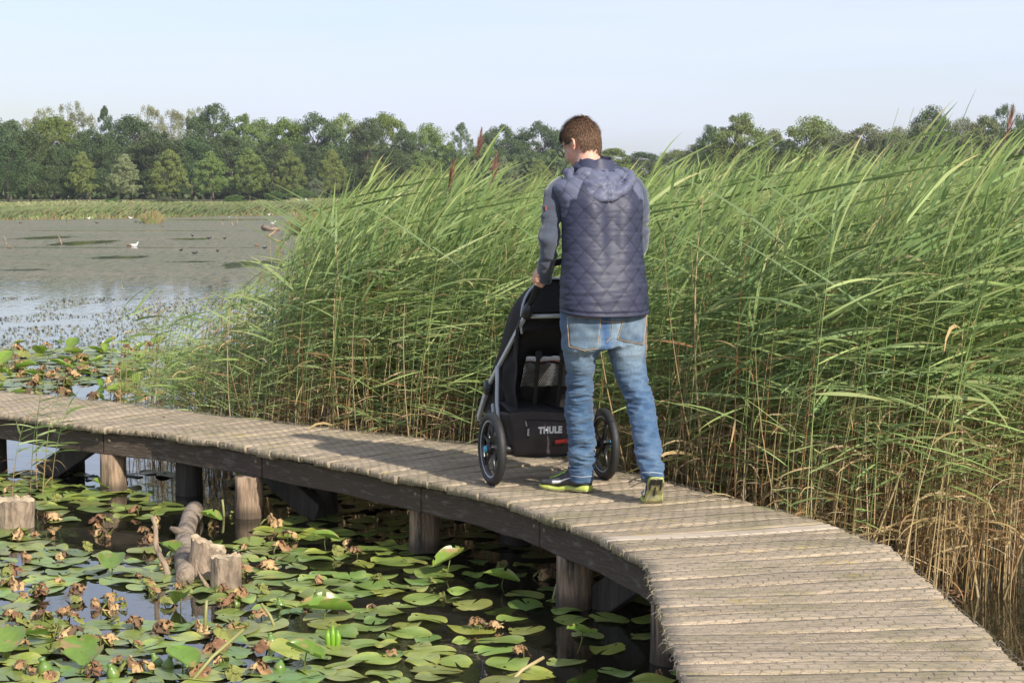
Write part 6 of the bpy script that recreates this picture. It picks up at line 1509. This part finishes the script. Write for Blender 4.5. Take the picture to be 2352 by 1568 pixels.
sd2 = np.clip((lat - .75) / .25, 0, 1) * .55; c = c * (1 - sd2[:, None]) + deep[None] * sd2[:, None]
crease = np.clip(-d / .006, 0, 1) * .30; c = c * (1 - crease[:, None]); worn = np.clip(d / .010, 0, 1) * .12; c = c * (1 - worn[:, None]) + pale[None] * worn[:, None]  # fold hollows darkened as painted shade, raised folds worn pale
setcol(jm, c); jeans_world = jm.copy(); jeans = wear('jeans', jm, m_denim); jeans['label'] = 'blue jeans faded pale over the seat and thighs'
# pockets, seams and cuffs sewn onto the denim (laid over the cloth and given its own thickness)
bvh = BVHTree.FromPolygons([v.co for v in jeans_world.vertices], [tuple(p.vertices) for p in jeans_world.polygons])
def onto(px, py, off=.003):
    d_ = ray(px, py).normalized(); h = bvh.ray_cast(CAM, d_)
    if h[0] is None:
        q = at(px, py, 9.42); h2 = bvh.find_nearest(q); return h2[0] + h2[1] * off
    return h[0] + h[1] * off
def stitch(path, name, m, r=.0016, parent=None, off=.0025, step=26):
    pts = []
    for (x0, y0), (x1, y1) in zip(path[:-1], path[1:]):
        for k in range(step):
            f = k / step; q_n = onto(*c2(x0 + (x1 - x0) * f, y0 + (y1 - y0) * f), off) - ORG
            if not pts or (q_n - pts[-1]).length < .03: pts.append(q_n)
    mb = MB(); mb.tube(pts, r, n=4, cap=False); return mb.build(name, m, parent or jeans)
def pocket(quad, label=None):
    n = 16; V = []; Cq = []
    tl, tr, br, bm_, bl = quad
    for j in range(n + 1):
        f = j / n
        for i in range(n + 1):
            g = i / n; top = (tl[0] + (tr[0] - tl[0]) * g, tl[1] + (tr[1] - tl[1]) * g)
            bot = (bl[0] + (bm_[0] - bl[0]) * g * 2, bl[1] + (bm_[1] - bl[1]) * g * 2) if g < .5 else (bm_[0] + (br[0] - bm_[0]) * (g - .5) * 2, bm_[1] + (br[1] - bm_[1]) * (g - .5) * 2)
            x = top[0] + (bot[0] - top[0]) * f; y = top[1] + (bot[1] - top[1]) * f; p = onto(*c2(x, y), .0035); V.append(tuple(p - ORG)); q = bvh.find_nearest(p)
            k = .8 + .25 * mnoise.noise(Vector((g * 4, f * 5, tl[0]))); fd = .42 + .3 * mnoise.noise(Vector((g * 3 + 4, f * 3, tl[0])))
            Cq.append(tuple((mid_b * (1 - fd) + pale * fd) * k * .9))
    W = n + 1; Fq = [(j * W + i, j * W + i + 1, j * W + W + i + 1, j * W + W + i) for j in range(n) for i in range(n)]
    me_ = npmesh('back_pocket', V, np.array(Fq), np.array(Cq)); o = link('back_pocket', me_, m_denim, jeans, True)
    md = o.modifiers.new('S', 'SOLIDIFY'); md.thickness = .002
    stitch([tl, tr, br, bm_, bl, tl], 'pocket_stitching', m_stitch, parent=o, off=.0055); return o
pocket([(600, 378), (788, 392), (768, 560), (700, 572), (612, 548)]); pocket([(920, 380), (1045, 372), (1028, 535), (960, 525), (885, 505)])
stitch([(852, 385), (850, 450), (848, 495), (820, 525)], 'seat_seam', m_stitch); stitch([(795, 405), (850, 410), (918, 405)], 'yoke_seam', m_stitch)
stitch([(1050, 370), (1047, 500), (1046, 620)], 'side_seam', m_stitch)
for path in ([(622, 1284), (680, 1292), (740, 1288)], [(1026, 1270), (1080, 1268), (1138, 1274)]): stitch(path, 'cuff_stitching', pmat('pale_thread%d' % path[0][0], (.45, .52, .60), .9), r=.0016)

# ---- shoes
def shoe(loc, yaw, bend, label, roll=0.0):
    root = bpy.data.objects.new('shoe', None); C.objects.link(root); root.parent = person; root.location = Vector(loc) - ORG; root.rotation_euler = (0, roll, yaw); root['label'] = label
    yb = .185
    def B(p):
        x, y, z = p
        if y < yb:
            a = bend * min(1, (yb - y) / .06); c_, s_ = math.cos(-a), math.sin(-a); dy, dz = y - yb, z; return Vector((x, yb + dy * c_ - dz * s_, dy * s_ + dz * c_))
        return Vector((x, y, z + .25 * max(0, y - .24) ** 1.0 * .6))
    ys_ = np.linspace(0, .30, 40); hwf = lambda y: np.interp(y, [0, .012, .04, .11, .17, .22, .26, .29, .30], [.018, .031, .037, .034, .044, .048, .042, .026, .012]); off = lambda y: np.interp(y, [0, .1, .2, .3], [0, .004, .0, -.010])
    def band(z0f, z1f, name, m, grow=0.0, n=28):
        mb = MB(); k = len(ys_); vs = []; ex = 4.0
        for y in ys_:
            w_ = hwf(y) + grow; z0, z1 = z0f(y), z1f(y)
            for j in range(n):
                t = 2 * math.pi * j / n; c_, s_ = math.cos(t), math.sin(t)
                vs.append(B((off(y) + w_ * math.copysign(abs(c_) ** (2 / ex), c_) * (1 + .06 * s_ * -1), y, (z0 + z1) / 2 + (z1 - z0) / 2 * math.copysign(abs(s_) ** (2 / ex), s_))))
        fs = [(i * n + j, (i + 1) * n + j, (i + 1) * n + (j + 1) % n, i * n + (j + 1) % n) for i in range(k - 1) for j in range(n)]; fs += [tuple(range(n)), tuple((k - 1) * n + j for j in range(n - 1, -1, -1))]
        mb.add(vs, fs); return mb.build(name, m, root, smooth=True)
    band(lambda y: .004, lambda y: .030 - .03 * y + .004 * math.sin(y * 60), 'midsole', m_lime, .003)
    sole = band(lambda y: 0, lambda y: .007, 'outsole', m_outs, .001)
    mb = MB()
    for (x, y, sx_, sy_) in ((-.016, .024, .028, .040), (.016, .024, .028, .040), (-.026, .062, .008, .04), (.026, .062, .008, .04), (0, .10, .006, .08)): mb.box(B((x, y, .0)), (sx_, sy_, .004), Matrix.Rotation(-(-bend), 3, 'X') if False else Matrix.Rotation(-bend, 3, 'X'))
    mb.build('heel_pad', m_blk, sole)
    # upper: rounded body rising to the ankle opening
    mb = MB(); n = 32; vs = []; 
    hf = lambda y: np.interp(y, [0, .01, .03, .10, .14, .19, .24, .28, .30], [.070, .105, .116, .110, .100, .074, .056, .044, .030])
    for y in np.linspace(.002, .296, 40):
        w_ = hwf(y) - .001; h_2 = hf(y)
        for j in range(n):
            t = 2 * math.pi * j / n; c_, s_ = math.cos(t), math.sin(t); e = 2.4
            top_n = 1 - .30 * max(0, s_) if y < .15 else 1 - .1 * max(0, s_)
            vs.append(B((off(y) + w_ * top_n * math.copysign(abs(c_) ** (2 / e), c_), y, .022 + (h_2 - .022) * (.5 + .5 * math.copysign(abs(s_) ** (2 / e), s_)))))
    fs = [(i * n + j, (i + 1) * n + j, (i + 1) * n + (j + 1) % n, i * n + (j + 1) % n) for i in range(39) for j in range(n)]; fs += [tuple(range(n)), tuple(39 * n + j for j in range(n - 1, -1, -1))]
    mb.add(vs, fs); up = mb.build('upper', m_shoe, root, smooth=True)
    ub = BVHTree.FromPolygons([v.co for v in up.data.vertices], [tuple(p.vertices) for p in up.data.polygons])
    def side(sg, y, z, o_=.002):
        q = B((sg * .09, y, z)); h = ub.ray_cast(q, Vector((-sg, 0, 0)))
        return h[0] + Vector((sg * o_, 0, 0)) if h[0] else q
    def sidepatch(sg, outline, name, m, thick=.0012):
        # outline: list of (y, z_low, z_high)
        V = []; 
        for y, a, b in outline:
            for f in (0, .5, 1): V.append(side(sg, y, a + (b - a) * f))
        Fq = [(i * 3 + j, i * 3 + j + 1, i * 3 + 3 + j + 1, i * 3 + 3 + j) for i in range(len(outline) - 1) for j in range(2)]
        me_ = bpy.data.meshes.new(name); me_.from_pydata([tuple(v) for v in V], [], Fq); me_.update(); o = link(name, me_, m, up, True); md = o.modifiers.new('S', 'SOLIDIFY'); md.thickness = thick; md.offset = 0; return o
    for sg in (-1, 1):
        sw = []
        for k in range(15):
            f = k / 14; y = .205 - .115 * f        # hook at the toe side, tail rising to the heel
            lo = .036 + .034 * f ** 1.25 - .004 * math.sin(math.pi * min(f * 1.6, 1)); th = .019 * (1 - f) ** 1.0 * (min(1, f * 5 + .25)) + .001
            sw.append((y, lo, lo + th + (.010 * (1 - f * 7) if f < .14 else 0)))
        sidepatch(sg, sw, 'side_mark', m_swoosh)
        sidepatch(sg, [(y, .034, .034 + .03 * math.sin(math.pi * min(1, (.075 - y) / .07 * .8 + .2))) for y in np.linspace(.008, .072, 7)], 'heel_panel', pmat('heel_grey%d' % random.randrange(999), (.10, .095, .11), .35))
    for i in range(6):
        y = .145 + i * .016; 
        pts = []
        for x in np.linspace(-.024, .024, 7):
            q = B((x + off(y), y + .004 * (i % 2), .13)); h = ub.ray_cast(q, Vector((0, 0, -1))); pts.append((h[0] if h[0] else B((x, y, hf(y)))) + Vector((0, 0, .003)))
        mb = MB(); mb.tube(pts, .0032, n=6); mb.build('lace', m_lace, up, smooth=True)
    mb = MB(); q0 = B((off(.14), .14, .104))
    for sg in (-1, 1): mb.tube([q0, q0 + Vector((sg * .03, .015, .014)), q0 + Vector((sg * .045, .03, -.005)), q0 + Vector((sg * .02, .02, .0))], .0018, n=5)
    mb.build('lace_bow', m_blk, up)
    mb = MB(); mb.tube([B((0, .006, .108)), B((-.028, .02, .116)), B((-.033, .06, .112)), B((-.026, .11, .112)), B((0, .13, .114)), B((.026, .11, .112)), B((.033, .06, .112)), B((.028, .02, .116)), B((0, .006, .108))], .006, n=8); mb.build('ankle_collar', m_shoe, up, smooth=True)
    mb = MB(); loft(mb, [B((0, .06, .07)), B((0, .06, .12)), B((0, .055, .155))], [(.036, .048), (.036, .048), (.038, .050)], n=16, side=Vector((1, 0, 0))); mb.build('sock', m_blk, root, smooth=True)
    return root
heel = gp(1357, 1133, DECK); toe = gp(1268, 1123, DECK); dv = toe - heel
shoe(heel + Vector((0, 0, .001)), math.atan2(-dv.x, dv.y), 0.05, 'dark running shoe flat on the boards, white mark on its side')
b_ = gp(1500, 1157, DECK); yw = R(4); hb = Vector((b_.x, b_.y, DECK)) - Vector((-math.sin(yw) * .185, math.cos(yw) * .185, 0))
shoe(hb + Vector((0, .02, .001)), yw, R(47), 'dark running shoe with raised heel showing its yellow sole')

# ---- hair, glasses
g = np.random.default_rng(4); Vh = []; nu, nv = 90, 60
def hair_r(d):
    """distance of the hair surface from the head centre for a head-space direction"""
    e = Vector((d[0] / .084, (d[1]) / .106, d[2] / (.118 if d[2] > 0 else .108))); return 1 / e.length
def keep(d, p):
    if d[1] > .42 and d[2] < .42: return False            # face
    if d[2] < -.80: return False
    if abs(d[0]) > .50 and d[2] < -.10 and d[1] > -.38: return False   # around the ears
    if d[2] < -.22 and d[1] > -.42: return False
    return True
Vv = []; Fq = []; Cl = []
for i in range(nv + 1):
    th = math.pi * .86 * i / nv
    for j in range(nu):
        ph = 2 * math.pi * j / nu; d = (math.sin(th) * math.cos(ph), math.sin(th) * math.sin(ph), math.cos(th)); r = hair_r(d) * (1 + .045 * mnoise.noise(Vector(d) * 5) + .03 * mnoise.noise(Vector(d) * 14)) * (1.02 if d[2] > .5 else 1.0)
        st_ = 1 + .50 * max(0, -d[2]) * min(1, max(0, -d[1] * 4)); Vv.append(tuple(hd(d[0] * r * (1 + .02 * (st_ - 1)), d[1] * r * (1 + .1 * (st_ - 1)) - .006, d[2] * r * st_ + .010) - ORG)); k = .8 + .4 * mnoise.noise(Vector(d) * 20); Cl.append((.09 * k, .053 * k, .033 * k))
for i in range(nv):
    for j in range(nu):
        ph = 2 * math.pi * (j + .5) / nu; th = math.pi * .86 * (i + .5) / nv; d = (math.sin(th) * math.cos(ph), math.sin(th) * math.sin(ph), math.cos(th))
        if keep(d, None): Fq.append((i * nu + j, (i + 1) * nu + j, (i + 1) * nu + (j + 1) % nu, i * nu + (j + 1) % nu))
hv = list(Vv); hf_ = list(Fq); hc = list(Cl)
for k in range(11000):
    d = g.normal(0, 1, 3); d /= np.linalg.norm(d); d = tuple(d)
    if d[2] < -.84 or not keep(d, None): continue
    r = hair_r(d) * 1.012; st_ = 1 + .50 * max(0, -d[2]) * min(1, max(0, -d[1] * 4)); p = Vector((d[0] * r * (1 + .02 * (st_ - 1)), d[1] * r * (1 + .1 * (st_ - 1)) - .006, d[2] * r * st_ + .010)); n = Vector(d)
    crown = Vector((.0, -.06, .09)); fl = (p - crown); fl = (fl - n * fl.dot(n)); fl = fl.normalized() if fl.length > 1e-4 else Vector((0, 1, 0))
    up_ = .9 if d[2] > .75 else (.42 if d[2] > .2 else .12); up_ *= g.uniform(.4, 1.5); ln = (.019 if d[2] > .1 else .009) * g.uniform(.7, 1.3)
    s_ = fl.cross(n).normalized() * .0012; dirv = (fl + n * up_ + Vector(g.normal(0, .18, 3))).normalized(); q1 = p + dirv * ln * .55; q2 = p + dirv * ln + fl * ln * .25 - n * ln * .12
    b = len(hv); 
    for a in (p - s_, p + s_, q1 + s_, q1 - s_, q2 + s_ * .2, q2 - s_ * .2): hv.append(tuple(HC + HM @ a - ORG))
    hf_ += [(b, b + 1, b + 2, b + 3), (b + 3, b + 2, b + 4, b + 5)]; kk = g.uniform(.6, 1.6); hc += [(.115 * kk, .068 * kk, .042 * kk)] * 6
link('hair', npmesh('hair', hv, np.array(hf_), np.array(hc)), m_hair, person)['label'] = 'short tousled dark brown hair'
gl = MB()
for sg in (-1, 1):
    gl.tube([hd(sg * .077, -.012, -.004) - ORG, hd(sg * .080, .05, .0) - ORG, hd(sg * .068, .112, .0) - ORG], .0022, n=6)
    c_ = [hd(sg * (.036 + .026 * math.cos(t)), .113 - .006 * math.cos(t) * 1, -.010 + .019 * math.sin(t)) - ORG for t in np.linspace(0, 6.283, 21)]; gl.tube(c_, .0024, n=6, cap=False)
gl.tube([hd(-.010, .118, -.006) - ORG, hd(.010, .118, -.006) - ORG], .002, n=6)
go = gl.build('glasses', m_glas, person, smooth=True)
for sg in (-1, 1):
    mb = MB(); mb.add([hd(sg * (.036 + .025 * math.cos(t)), .113 - .006 * math.cos(t), -.010 + .018 * math.sin(t)) - ORG for t in np.linspace(0, 6.283, 21)[:-1]], [tuple(range(20))]); mb.build('lens', m_lens, go)
for sg in (-1, 1):
    mb = MB(); ellip(mb, hd(sg * .032, .083, -.010) - ORG, (.012, .012, .012)); mb.build('eye', pmat('eye%d' % sg, (.7, .68, .65), .2), person, smooth=True)
# ------------------------------------------------------------------ air
mb = MB(); mb.box((0, 800, 9.75), (5400, 6800, 22.5)); 
hz = bpy.data.materials.new('haze_air'); hz.use_nodes = True; t = hz.node_tree; t.nodes.clear()
ho = t.nodes.new('ShaderNodeOutputMaterial'); pv = t.nodes.new('ShaderNodeVolumePrincipled'); pv.inputs['Color'].default_value = (.88, .93, 1, 1); pv.inputs['Density'].default_value = .00022; pv.inputs['Anisotropy'].default_value = .2
t.links.new(pv.outputs[0], ho.inputs['Volume'])
tag(mb.build('haze', hz), 'thin morning haze over the pond', 'haze', kind='stuff')
SC.cycles.volume_max_steps = 64; SC.cycles.volume_bounces = 0
